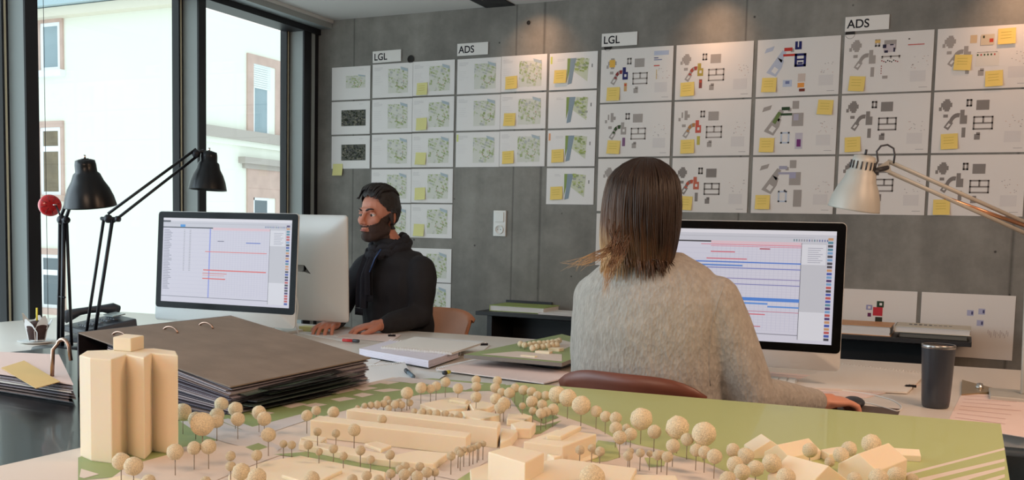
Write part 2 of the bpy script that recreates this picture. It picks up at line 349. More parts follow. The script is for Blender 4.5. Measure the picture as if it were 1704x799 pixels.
# ------------------------------------------------------------------ printed sheets on the wall
YP = WY-.004
def quad(mb, x0, z0, x1, z1, m, lift=.0004): mb.add([(x0, YP-lift, z0), (x1, YP-lift, z0), (x1, YP-lift, z1), (x0, YP-lift, z1)], [(0, 1, 2, 3)], m)
def sheet_base(mb, x0, zt, w, h, m=None, curl=.003):
    """slightly curled sheet, taped at its top"""
    n = 5; vs = []
    for j in range(n+1):
        v = j/n
        for i in range(n+1):
            vs.append((x0+w*i/n, YP-curl*0, zt-h*v))
    fs = [(j*(n+1)+i, (j+1)*(n+1)+i, (j+1)*(n+1)+i+1, j*(n+1)+i+1) for j in range(n) for i in range(n)]
    o = len(vs); vs += [(v[0], v[1]+.0012, v[2]) for v in vs]; fs += [tuple(k+o for k in f[::-1]) for f in fs]
    mb.add(vs, fs, m or m_paper)
def site_plan(mb, x, z, w, h, seed, strong=1):
    """pale green patchwork map, top-left corner x, z"""
    R = random.Random(seed); pal = [(196, 204, 172), (178, 190, 148), (204, 208, 190), (186, 190, 186), (168, 182, 136), (190, 198, 172), (206, 206, 200)]
    road = (218, 216, 208)
    n = 9; c, s_ = math.cos(.35), math.sin(.35)
    quad(mb, x, z-h, x+w, z, ink(216, 217, 208), .0003)
    for i in range(-2, n+3):
        for j in range(-2, n+3):
            if R.random() < .34: continue
            u, v = (i+.5)/n-.5, (j+.5)/n-.5; U, V = u*c-v*s_+.5, u*s_+v*c+.5
            if (U-.6)**2+(V-.62)**2 < .013 and seed != 99: continue
            a, bb = R.uniform(.3, .62)/n, R.uniform(.2, .6)/n; th = .35+R.choice((0, 0, .7, -.5)) if V > .45 else .35
            pts = []
            for (p, q) in ((-a, -bb), (a, -bb*.8), (a*.9, bb), (-a, bb)):
                pu, pv = U+p*math.cos(th)-q*math.sin(th), V+p*math.sin(th)+q*math.cos(th)
                pts.append((x+w*min(max(pu, 0), 1), YP-.0006-.000004*((i+2)*12+j), z-h*min(max(pv, 0), 1)))
            if abs(pts[0][0]-pts[1][0])+abs(pts[0][2]-pts[1][2]) < .002 or abs(pts[1][0]-pts[2][0])+abs(pts[1][2]-pts[2][2]) < .001: continue
            if (U > .75 and V > .78) or (U < .3 and V > .75): continue
            mb.add(pts, [(0, 1, 2, 3)], ink(*R.choice(pal)))
    # the river corner and the bent block in the middle
    mb.add([(x+w*.62, YP-.0016, z+h*.08), (x+w*.98, YP-.0016, z-h*.02), (x+w, YP-.0016, z-h*.14), (x+w*.66, YP-.0016, z-h*.04)], [(0, 1, 2, 3)], ink(176, 190, 198))
    cx, cz, r = x+w*.62, z-h*.6, w*.2
    for k in range(9):
        a0 = PI*(-.2+.17*k); a1 = a0+.36
        mb.add([(cx+r*math.cos(a)*q, YP-.0018-.00002*k, cz-r*math.sin(a)*q) for a, q in ((a0, 1), (a1, 1), (a1, .84), (a0, .84))], [(0, 1, 2, 3)], ink(*((148, 168, 104) if k % 3 else (196, 160, 140))))
def text_lines(mb, x, z, w, n, dz, seed, c=(196, 194, 194)):
    R = random.Random(seed)
    for k in range(n): quad(mb, x, z-dz*k-.0018, x+w*R.uniform(.5, 1), z-dz*k, ink(*c))
ROWS4 = [2.208, 1.9875, 1.767, 1.5465, 1.3275, 1.052, .836]
ROWN = ['top', 'second', 'third', 'fourth', 'fifth', 'sixth', 'bottom']
# A: narrow column beside the window
for r in range(3):
    b = MB(); x0, zt = -3.799+(0, .0, .002)[r], ROWS4[r]-.004; sheet_base(b, x0, zt, .297, .21)
    if r == 0:
        site_plan(b, x0+.11, zt-.058, .150, .078, 99)
        lab = 'white sheet with a small green map, top of the column nearest the window'
    else:
        R = random.Random(r); X0, Z0 = x0+.077, zt-.055; quad(b, X0, Z0-.102, X0+.188, Z0, ink(96, 98, 92))
        for k in range(230):
            u, v = R.random()*.94, R.random()*.92; s_ = R.uniform(.004, .014); g = R.choice(((60, 66, 52), (98, 100, 90), (120, 118, 108), (70, 70, 74), (52, 56, 44), (136, 132, 118)))
            x_, z_ = X0+.188*u, Z0-.102*v
            quad(b, x_, max(z_-s_*.7, Z0-.102), min(x_+s_, X0+.188), z_, ink(*g), .0006+.00001*k)
        lab = ('white sheet with dark aerial photo, middle of the column nearest the window', 'white sheet with dark aerial photo and sticky note on its lower corner, beside the window')[r-1]
    text_lines(b, x0+.215, zt-.018, .05, 1, .01, 1)
    b.build('printed_sheet', label=lab, cat='print', group='plan sheets pinned to the concrete wall', weld=False)
# B, C: pairs of A4 sheets
for g, (gx, rows, sign) in enumerate(((-3.485, 7, 'left LGL sign'), (-2.872, 3, 'left ADS sign'))):
    for r in range(rows):
        for k in range(2):
            if g == 0 and r >= 5 and k == 0: pass
            b = MB(); x0 = gx+.2985*k; zt = ROWS4[r]+(.0 if k == 0 else .0015); sheet_base(b, x0, zt, .2965, .21, m_paper)
            site_plan(b, x0+.118, zt-.034, .145, .15, g*2+k)
            text_lines(b, x0+.012, zt-.022, .07, 3, .008, r+k); text_lines(b, x0+.012, zt-.075, .07, 5, .012, r+k+9, (216, 214, 214))
            if g == 1 and r == 2 and k == 0: quad(b, x0+.004, zt-.055, x0+.016, zt-.012, ink(214, 222, 140), .0006)
            lab = 'white green-plan sheet, %s row, %s of the pair of columns under the %s' % (ROWN[r], ('left', 'right')[k], sign)
            b.build('printed_sheet', label=lab, cat='print', group='plan sheets pinned to the concrete wall', weld=False)
# D: river plan
for r in range(4):
    b = MB(); x0 = -2.261; zt = ROWS4[r]; sheet_base(b, x0, zt, .297, .21)
    X, Z_ = x0+.112, zt-.033; P_ = lambda u, v, l=.0006: (X+.135*u, YP-l, Z_-.15*v)
    b.add([P_(.0, 0), P_(.14, 0), P_(.1, .5), P_(.0, .85)], [(0, 1, 2, 3)], ink(140, 160, 96)); b.add([P_(.14, 0, .0007), P_(.42, 0, .0007), P_(.3, .5, .0007), P_(.22, .95, .0007), P_(.03, 1, .0007), P_(.1, .5, .0007)], [(0, 1, 2, 3, 4, 5)], ink(142, 158, 170))
    b.add([P_(.45, 0, .0005), P_(1, .05, .0005), P_(.95, .55, .0005), P_(.93, .9, .0005), P_(.3, .5, .0005)], [(0, 1, 2, 3, 4)], ink(206, 210, 188))
    R = random.Random(r+40)
    for k in range(42):
        lk = .0010+.00002*k; u, v = R.uniform(.4, .92), R.uniform(.02, .8)
        if v > .15+u*.75: continue
        s_ = R.uniform(.03, .09); b.add([P_(u-s_, v-s_*.5, lk), P_(u+s_, v-s_*.3, lk), P_(u+s_*.8, v+s_*.6, lk), P_(u-s_*.7, v+s_*.5, lk)], [(0, 1, 2, 3)], ink(*R.choice(((168, 182, 110), (150, 166, 110), (190, 198, 150), (168, 172, 160)))))
    text_lines(b, x0+.05, zt-.035, .05, 2, .008, r); quad(b, x0+.262, zt-.09, x0+.268, zt-.07, ink(120, 120, 120))
    if r in (0, 2): quad(b, x0+.006, zt-.06, x0+.018, zt-.018, ink(*((216, 220, 120) if r == 0 else (230, 170, 130))), .0007)
    b.build('printed_sheet', label='white sheet with grey river beside a green plan, %s in its single column' % ROWN[r], cat='print', group='plan sheets pinned to the concrete wall', weld=False)

G1 = (166, 159, 154); GD = (138, 132, 128)
def figure(b, x0, zt, var, R):
    W_, H_ = .42, .297
    def pg(pts, c, l=.0006): b.add([(x0+W_*u, YP-l, zt-H_*v) for u, v in pts], [tuple(range(len(pts)))], ink(*c))
    def rc(u0, v0, u1, v1, c, l=.0006): pg([(u0, v0), (u0, v1), (u1, v1), (u1, v0)], c, l)
    def ring(u0, v0, u1, v1, t, c):
        rc(u0, v0, u1, v0+t*1.4, c); rc(u0, v1-t*1.4, u1, v1, c); rc(u0, v0, u0+t, v1, c); rc(u1-t, v0, u1, v1, c)
    g = GD if var in ('H2', 'I2', 'H3', 'I3', 'F3') else G1
    if var[0] in 'EFHI':
        dx_, dv = {'E': (0, 0), 'F': (-.02, .0), 'H': (-.02, -.07), 'I': (-.02, -.05)}[var[0]]
        sx = {'E': 1, 'F': 1.0, 'H': 1.0, 'I': 1.0}[var[0]]
        def q(u, v): return (u+dx_, v+dv)
        # star shaped block
        if var in ('E2', 'F2'):
            for (u0, v0, u1, v1) in ((.08, .3, .11, .36), (.12, .2, .14, .3), (.16, .17, .20, .34), (.2, .24, .23, .3)): rc(*q(u0, v0), *q(u1, v1), g)
        else:
            sc = (224, 178, 84) if var == 'E1' else g
            rc(*q(.12, .2), *q(.2, .34), sc, .0007); rc(*q(.10, .23), *q(.22, .30), g); rc(*q(.14, .17), *q(.19, .37), g, .0005); rc(*q(.08, .3), *q(.11, .36), g)
        rc(*q(.13, .42), *q(.18, .47), g)
        ring(*q(.37, .18), *q(.43, .30), .02, g)
        rc(*q(.475, .20), *q(.61, .36), g)
        wt = (.46, .46, .66, .66)
        ring(*q(.45, .46), *q(.66, .68), .018, g); rc(*q(.45, .56), *q(.66, .585), g); rc(*q(.545, .46), *q(.565, .57), g)
        rc(*q(.47, .75), *q(.53, .84), g); rc(*q(.49, .72), *q(.53, .76), g)
        # ring, curved wing, squares
        pg([q(.14, .63), q(.19, .52), q(.24, .56), q(.19, .68)], g); pg([q(.165, .62), q(.192, .565), q(.215, .585), q(.185, .635)], (222, 218, 214), .0008)
        wing = {'E1': (150, 70, 70), 'F1': (176, 90, 80), 'E2': (70, 90, 60), 'F2': (190, 140, 90), 'F3': (196, 100, 80)}.get(var, g)
        for k in range(7):
            t0 = k/7; a = PI*.95-t0*PI*.5; cx, cv = .29, .58
            pu, pv = cx+.10*math.cos(a), cv-.18*math.sin(a); n_ = a-.25; qu, qv = cx+.10*math.cos(n_), cv-.18*math.sin(n_)
            ou, ov = cx+.062*math.cos(a), cv-.11*math.sin(a); ru, rv = cx+.062*math.cos(n_), cv-.11*math.sin(n_)
            pg([q(pu, pv), q(qu, qv), q(ru, rv), q(ou, ov)], wing if (k+len(var)) % 3 or var[0] in 'HI' else g, .0007)
        sq = {'E1': (52, 52, 104), 'F1': (176, 158, 80), 'F2': (200, 96, 84), 'F3': (196, 110, 90)}.get(var, g)
        rc(*q(.31, .35), *q(.355, .44), sq, .0007); rc(*q(.31, .44), *q(.385, .58), sq, .0008); rc(*q(.335, .48), *q(.365, .53), (222, 218, 214) if var[0] in 'EF' else g, .0009)
        bc = {'E1': (206, 168, 120), 'F1': (140, 84, 80), 'E2': (130, 96, 130), 'F2': (190, 178, 90)}.get(var, g)
        rc(*q(.335, .64), *q(.375, .80), bc, .0007)
        if var in ('F1', 'E1'): rc(*q(.34, .66), *q(.37, .7), (200, 90, 70), .0009)
        if var == 'E1':
            rc(.74, .08, .94, .16, (184, 192, 212)); rc(.74, .2, .8, .215, (60, 60, 110)); rc(.74, .235, .85, .25, (110, 120, 160)); rc(.74, .34, .82, .36, (196, 90, 80)); rc(.775, .42, .785, .6, (206, 180, 120))
        if var == 'H1':
            for (u0, v0, u1, v1) in ((.44, .2, .48, .26), (.46, .3, .5, .34), (.52, .2, .56, .22), (.56, .26, .58, .33)): rc(u0, v0, u1, v1, (52, 50, 70), .001)
            rc(.45, .2, .58, .33, (196, 186, 190), .0008); rc(.42, .44, .64, .72, (226, 222, 218), .0008); rc(.35, .12, .41, .17, (216, 180, 110), .001)
            for k in range(9): rc(.43+.022*k, .46+.012*(k % 3), .445+.022*k, .48+.012*(k % 3), R.choice(((60, 60, 60), (150, 70, 70))), .001)
            rc(.72, .22, .90, .235, (190, 80, 70)); rc(.72, .12, .74, .14, (70, 60, 60))
            for k in range(4): rc(.43, .55+.04*k, .44, .57+.04*k, (150, 70, 70), .001)
        if var == 'I1':
            rc(.35, .13, .42, .26, (214, 186, 150), .0009); rc(.46, .13, .6, .3, (214, 196, 170), .0009); rc(.55, .2, .59, .26, (200, 80, 60), .0011); rc(.48, .15, .5, .19, (80, 80, 60), .0011); rc(.42, .42, .66, .64, (222, 216, 206), .0009)
            for k in range(6): rc(.43+.035*k, .44, .445+.035*k, .47, R.choice(((60, 90, 50), (190, 90, 80), (90, 70, 60))), .0011)
    else:
        light = {'G1': (186, 192, 208), 'G2': g, 'G3': g}[var]
        pg([(.11, .16), (.21, .12), (.19, .2), (.09, .24)], light if var == 'G1' else g)
        pg([(.12, .58), (.25, .32), (.33, .38), (.31, .5), (.24, .66)], light, .0005); pg([(.25, .32), (.31, .2), (.36, .24), (.3, .42)], light, .0005)
        pg([(.18, .56), (.22, .48), (.27, .53), (.23, .61)], (224, 220, 216), .0008)
        c1 = {'G1': (196, 66, 58), 'G2': (56, 76, 54), 'G3': (168, 166, 184)}[var]
        rc(.33, .16, .43, .22, c1, .0007); rc(.32, .27, .46, .31, c1, .0008); rc(.41, .18, .45, .24, g, .0006)
        c2 = {'G1': (44, 46, 100), 'G2': g, 'G3': g}[var]
        rc(.46, .06, .54, .2, c2)
        if var == 'G1':
            rc(.492, .06, .506, .16, (224, 220, 216), .0008); ring(.46, .27, .6, .5, .03, c2); rc(.49, .36, .57, .39, c2, .0008); rc(.5, .42, .56, .45, c2, .0008)
            rc(.51, .62, .6, .76, (206, 190, 180)); rc(.51, .78, .59, .86, (232, 156, 80), .0007); rc(.53, .88, .6, .93, (120, 60, 50), .0008); rc(.33, .72, .44, .84, (190, 198, 216)); rc(.36, .74, .41, .79, (120, 130, 170), .0008)
        elif var == 'G2':
            rc(.46, .27, .6, .5, g); rc(.48, .29, .54, .4, (176, 172, 188), .0008); rc(.51, .62, .6, .9, (196, 190, 200)); rc(.53, .73, .58, .86, (120, 60, 120), .0008); ring(.33, .6, .44, .8, .02, (190, 200, 216))
            pg([(.22, .42), (.29, .24), (.33, .26), (.26, .46)], (110, 130, 80), .0009)
        else:
            rc(.46, .27, .6, .5, g); rc(.46, .27, .54, .38, (168, 166, 190), .0008); rc(.52, .58, .62, .88, g); ring(.33, .6, .44, .8, .02, (190, 200, 216)); rc(.4, .58, .42, .62, (80, 80, 90), .0009)
    rc(.76, .66, .93, .84, (216, 212, 210))
    for k in range(10): rc(.76+R.uniform(0, .15), .42+R.uniform(0, .2), .775+R.uniform(0, .15), .43+R.uniform(0, .2), (206, 198, 196)) if 0 else None
    for k in range(12):
        u, v = R.uniform(.76, .95), R.uniform(.4, .62); rc(u, v, u+.012, v+.012, R.choice(((190, 182, 180), (206, 180, 170), (170, 166, 166))))
    rc(.86, .93, .95, .938, (170, 166, 166))
GXS = {'E': -1.942, 'F': -1.505, 'G': -1.064, 'H': -.626, 'I': -.191}
R3 = [2.2115, 1.9055, 1.598, 1.287]
COLN = {'E': 'right LGL sign column', 'F': 'second wide column', 'G': 'third wide column', 'H': 'right ADS sign column', 'I': 'rightmost column'}
for c in 'EFGHI':
    for r in range(4 if c == 'E' else 3):
        b = MB(); R = random.Random(ord(c)*7+r); x0, zt = GXS[c], R3[r]; sheet_base(b, x0, zt, .42, .297, mat('white_plan_paper', S(226, 222, 218), .8, spec=.2))
        figure(b, x0, zt, c+str(min(r+1, 3)) if r < 3 else 'E3', R)
        b.build('printed_sheet', label='large plan sheet with grey building footprints, %s row of the %s' % (ROWN[r], COLN[c]), cat='print', group='plan sheets pinned to the concrete wall', weld=False)
for k, x0 in enumerate((-.636, -.196)):
    b = MB(); sheet_base(b, x0, .918, .42, .315, mat('white_plan_paper', S(226, 222, 218)))
    P2 = lambda u0, v0, u1, v1, c, l=.0006: quad(b, x0+.42*u0, .918-.315*v1, x0+.42*u1, .918-.315*v0, ink(*c), l)
    if k == 0:
        for a in ((.43, .25, .5, .33, (150, 150, 190)), (.55, .18, .63, .28, (50, 70, 56)), (.51, .28, .62, .42, (196, 60, 70)), (.45, .38, .49, .44, (110, 50, 90)), (.54, .44, .62, .54, (60, 60, 50)), (.45, .27, .48, .31, (226, 222, 220)), (.58, .21, .61, .25, (226, 222, 220))): P2(*a, .0006+.0002*(a[4][0] > 200))
        for q in range(12): P2(.68+.02*q, .75, .684+.02*q, .9-.01*(q % 3), (176, 170, 168))
    else:
        for (u, v) in ((.5, .25), (.62, .22), (.61, .4)): P2(u, v, u+.07, v+.09, (176, 178, 206)); P2(u+.045, v+.02, u+.065, v+.07, (80, 80, 120), .0009)
        for q in range(14): P2(.73+.016*q, .54+.02*(q % 4), .736+.016*q, .6+.03*(q % 3), (186, 176, 176))
    b.build('printed_sheet', label=('large sheet low on the wall with a red and black block cluster', 'large sheet low on the wall with three small blue squares')[k], cat='print', group='plan sheets pinned to the concrete wall', weld=False)

# header strips
for n, (x0, zt, t) in enumerate(((-3.484, 2.291, 'LGL'), (-2.874, 2.301, 'ADS'), (-1.942, 2.301, 'LGL'), (-.627, 2.300, 'ADS'))):
    root = empty('paper_sign', (x0+.105, YP, zt-.073), label='white paper strip lettered %s, the %s of the two above the plans' % (t, 'left' if n < 2 else 'right'), cat='sign', group='lettered strips above the plans')
    tilt = (.012, .0, .0, .0)[n]
    root.rotation_euler = (0, -tilt, 0)
    MB().box((0, -.001, .0365), (.21, .002, .073), mat('sign_paper', S(228, 226, 222), .8)).build('strip', root)
    b = MB(); text_mesh(b, t, .060, ink(40, 40, 46), Matrix.Translation((-.095, -.0026, .016)) @ Matrix.Rotation(PI/2, 4, 'X') @ Matrix.Scale(.95, 4, (1, 0, 0)), .0009)
    b.build('lettering', root, weld=False)

# sticky notes
m_note = mat('yellow_sticky_note', S(236, 208, 116), .75); m_notel = mat('pale_yellow_sticky_note', S(224, 220, 150), .75)
notes = [(692,139,712,157),(692,197,710,216),(690,254,709,274),(689,313,708,332),(687,373,706,393),(553,274,570,291),(840,127,861,148),(838,189,857,209),(834,252,856,272),(922,118,942,137),(917,249,938,270),(915,311,936,332),(1009,146,1031,167),(1009,235,1032,255),(1132,137,1155,160),(1132,233,1155,255),(1267,131,1292,152),(1360,167,1386,190),(1263,231,1288,252),(1256,325,1281,348),(1412,128,1439,151),(1405,229,1432,252),(1588,92,1616,116),(1661,48,1690,72),(1640,118,1668,143),(1565,223,1594,248),(1553,333,1580,357),(1129,326,1151,350)]
nlab = ['top row under the left LGL sign', 'second row under the left LGL sign', 'third row under the left LGL sign', 'fourth row under the left LGL sign', 'fifth row under the left LGL sign', 'dark aerial photo sheet beside the window', 'top row under the left ADS sign', 'second row under the left ADS sign', 'third row under the left ADS sign', 'topmost river sheet', 'third river sheet', 'lowest river sheet',
        'top plan under the right LGL sign', 'second plan under the right LGL sign', 'top plan of the second wide column', 'second plan of the second wide column', 'plan with dark blue blocks', 'upper right corner of the green winged plan', 'lower left corner of the green winged plan', 'third plan of the third wide column', 'top plan under the right ADS sign', 'second plan under the right ADS sign', 'middle of the top rightmost plan', 'upper right corner of the top rightmost plan', 'lower right of the top rightmost plan', 'second plan of the rightmost column', 'third plan of the rightmost column', "third plan beside the woman's hair"]
for k, (n, lb) in enumerate(zip(notes, nlab)):
    a, c = aty(n[0], n[1], WY-.01), aty(n[2], n[3], WY-.01); cx, cz = (a.x+c.x)/2, (a.z+c.z)/2
    root = Matrix.Translation((cx, YP-.0022, cz)) @ Matrix.Rotation(random.uniform(-.06, .08), 4, 'Y')
    b = MB(); s_ = .038; n_ = 6; vs = []; fs = []
    for j in range(n_+1):
        v = j/n_
        for i in (-1, 1): vs.append((i*s_, -.010*v*v, s_-2*s_*v))
    fs = [(2*j, 2*j+2, 2*j+3, 2*j+1) for j in range(n_)]
    vs2 = [(v[0], v[1]+.0004, v[2]) for v in vs]; fs2 = [tuple(q+len(vs) for q in f[::-1]) for f in fs]
    m = m_notel if k in (0, 1, 2, 3, 4, 5) else m_note
    b.add(vs+vs2, fs+fs2, m, root)
    if k > 5 or k == 0:
        for q in range(3): b.add([(-.026, -.0006-.010*((.025+.012*q)/.076)**2, .02-.014*q), (.02, -.0006-.010*((.025+.012*q)/.076)**2, .021-.014*q), (.02, -.0007-.010*((.025+.012*q)/.076)**2, .0195-.014*q), (-.026, -.0007-.010*((.025+.012*q)/.076)**2, .0185-.014*q)], [(0, 1, 2, 3)], ink(190, 170, 80), root)
    b.build('sticky_note', label='yellow sticky note on the wall, on the %s' % lb if k != 5 else 'pale sticky note at the bottom of the lower '+lb, cat='sticky note', group='sticky notes on the plans', weld=False)

# light switch with socket
a, c = aty(822, 350, WY), aty(843, 394, WY); cx, cz = (a.x+c.x)/2, (a.z+c.z)/2
sw = empty('light_switch', (cx, WY, cz-.077), label='white light switch above a round socket on the bare concrete', cat='switch')
m_pl = mat('white_plastic', S(226, 226, 222), .4)
MB().box((0, -.006, .077), (.084, .012, .155), m_pl).build('frame_plate', sw, bevel=.003)
MB().box((0, -.014, .115), (.06, .008, .06), m_pl).build('switch_rocker', sw, bevel=.003)
b = MB(); b.lathe([(.028, 0), (.028, .006), (.024, .006), (.022, .0015), (.001, .0015)], m_pl, 28, Matrix.Translation((0, -.012, .04)) @ Matrix.Rotation(PI/2, 4, 'X'))
for s_ in (-1, 1): b.lathe([(.003, .0018), (.0005, .002)], m_dark, 10, Matrix.Translation((s_*.0095, -.0125, .04)) @ Matrix.Rotation(PI/2, 4, 'X'))
b.build('socket', sw, weld=False)

# ------------------------------------------------------------------ desks
def desk(name, near_l, near_r, far_r, far_l, z, label):
    pts = [near_l, near_r, far_r, far_l]; cx = sum(p[0] for p in pts)/4; cy = sum(p[1] for p in pts)/4
    r = empty(name, (cx, cy, 0), label=label, cat='desk'); q = [(p[0]-cx, p[1]-cy) for p in pts]
    MB().prism(q, z-.040, z, m_desk).build('table_top', r, bevel=.002)
    ins = [(a*.9, b_*.86) for a, b_ in q]
    for a, b_ in ins: MB().box((a, b_, (z-.04)/2), (.05, .05, z-.04), m_alu_l).build('leg', r, bevel=.003)
    b = MB()
    for i in range(4):
        p, s_ = ins[i], ins[(i+1) % 4]; b.tube([(p[0], p[1], z-.06), (s_[0], s_[1], z-.06)], .018, m_alu_l, 8)
    b.build('under_frame', r)
    return r
DZ = .74
desk('work_desk', (-3.70, 2.08), (-1.10, 2.22), (-1.10, 3.60), (-3.70, 3.42), DZ, 'pale laminate desk with two back to back computers below the windows')
desk('work_desk', (-1.095, 2.40), (.95, 2.585), (.95, 3.80), (-1.095, 3.60), DZ, 'pale laminate desk in front of the woman, carrying the dark tumbler')
# ------------------------------------------------------------------ model table
TZ = .815
tb = empty('model_table', (-1.0, 1.1, 0), label='black high gloss table carrying the foam town model', cat='table')
m_gloss = mat('black_gloss_top', S(12, 13, 16), .28, coat=.15, bump=(60, .05, .001))
tq = [(-2.45, .1), (.05, .25), (.062, 2.02), (-1.2, 1.86), (-2.35, 1.92)]
MB().prism([(a+1.0, c-1.1) for a, c in tq], TZ-.03, TZ, m_gloss).build('table_top', tb, bevel=.002)
for a, c in ((-2.3, .2), (-.05, .35), (-.05, 1.85), (-2.2, 1.8)): MB().box((a+1.0, c-1.1, (TZ-.03)/2), (.06, .06, TZ-.03), m_blackm).build('leg', tb, bevel=.004)
# ------------------------------------------------------------------ shelf along the wall
sh = empty('wall_sideboard', (-1.25, 5.0, 0), label='low black sideboard with an overhanging top along the concrete wall', cat='sideboard')
m_blk = mat('black_stained_board', S(34, 33, 35), .5)
zs = .715
MB().prism([(-1.27, -.13), (1.29, -.13), (1.29, .24), (-1.27, .24)], zs-.022, zs, m_blk).build('top', sh, bevel=.002)
for X in (-1.19, -.40, .40, 1.13): MB().box((X, .06, (zs-.022)/2), (.03, .34, zs-.022), m_blk).build('upright', sh)
MB().box((-.03, .19, .36), (2.3, .012, .6), m_blk).build('back_panel', sh); MB().box((-.03, .05, .3), (2.3, .3, .02), m_blk).build('shelf', sh)
MB().box((-1.10, .235, zs+.02), (.30, .012, .05), m_blk).build('book_stop', sh)
bn = empty('wall_bench', (.9, 4.9, 0), label='long low black bench by the wall behind the tumbler', cat='bench')
MB().box((-.25, -.25, .52), (2.7, .3, .13), m_blk).build('top', bn); 
for X in (-1.5, 1.0): MB().box((X, -.25, .228), (.04, .28, .455), m_blk).build('upright', bn)

def book(c, d, rz, cover, pages, name='book', label='', group=None, cat='book', hard=.003, tilt=0):
    r = empty(name, c, rz, label, cat, group)
    b = MB(); b.box((0, 0, d[2]-hard/2), (d[0], d[1], hard), cover); b.box((0, 0, hard/2), (d[0], d[1], hard), cover); b.box((-d[0]/2+hard/2, 0, d[2]/2), (hard, d[1], d[2]), cover)
    b.build('cover', r)
    b = MB(); n = max(3, int(d[2]/.004))
    for k in range(n): b.box((random.uniform(-.0015, .0015)-.002, random.uniform(-.0015, .0015), hard+(d[2]-2*hard)*(k+.5)/n), (d[0]-.008, d[1]-.008, (d[2]-2*hard)/n*.86), pages)
    b.build('page_block', r)
    return r
# things lying on the sideboard
P = aty(860, 516, 4.95); book((P.x, 5.06, zs), (.34, .24, .034), .02, mat('magazine_green_cover', S(150, 168, 84), .4), m_paper, 'magazine_stack', 'stack of magazines with green cover at the left end of the sideboard', None, 'magazines')
P = aty(925, 524, 4.95); book((P.x+.08, 5.03, zs), (.34, .24, .010), -.03, m_paper, m_paper, 'brochure', 'thin white brochure on the sideboard left of the woman', None, 'brochure', .0015)
P = aty(1440, 545, 4.95); book((P.x-.08, 5.03, zs), (.40, .26, .048), .0, mat('orange_brown_cover', S(214, 158, 108), .5), m_paper, 'book', 'thick white book with tan cover on the sideboard, beside the right screen')
P = aty(1553, 560, 4.95)
book((P.x, 5.02, zs), (.30, .22, .024), .0, mat('black_cover', S(36, 38, 36), .4), mat('grey_pages', S(110, 110, 104), .7), 'book', 'dark book under the cream book on the sideboard above the tumbler')
bk = book((P.x-.005, 5.02, zs+.0242), (.33, .23, .030), .01, mat('cream_cover', S(216, 208, 190), .5), m_paper, 'book', 'cream book with dark printed title, topmost of the pile above the tumbler')
b = MB()
for i in range(9): b.box((-.10+.022*i, .02, .0304), (.014, .05 if i < 5 else .02, .0006), m_dark)
b.build('cover_print', bk)

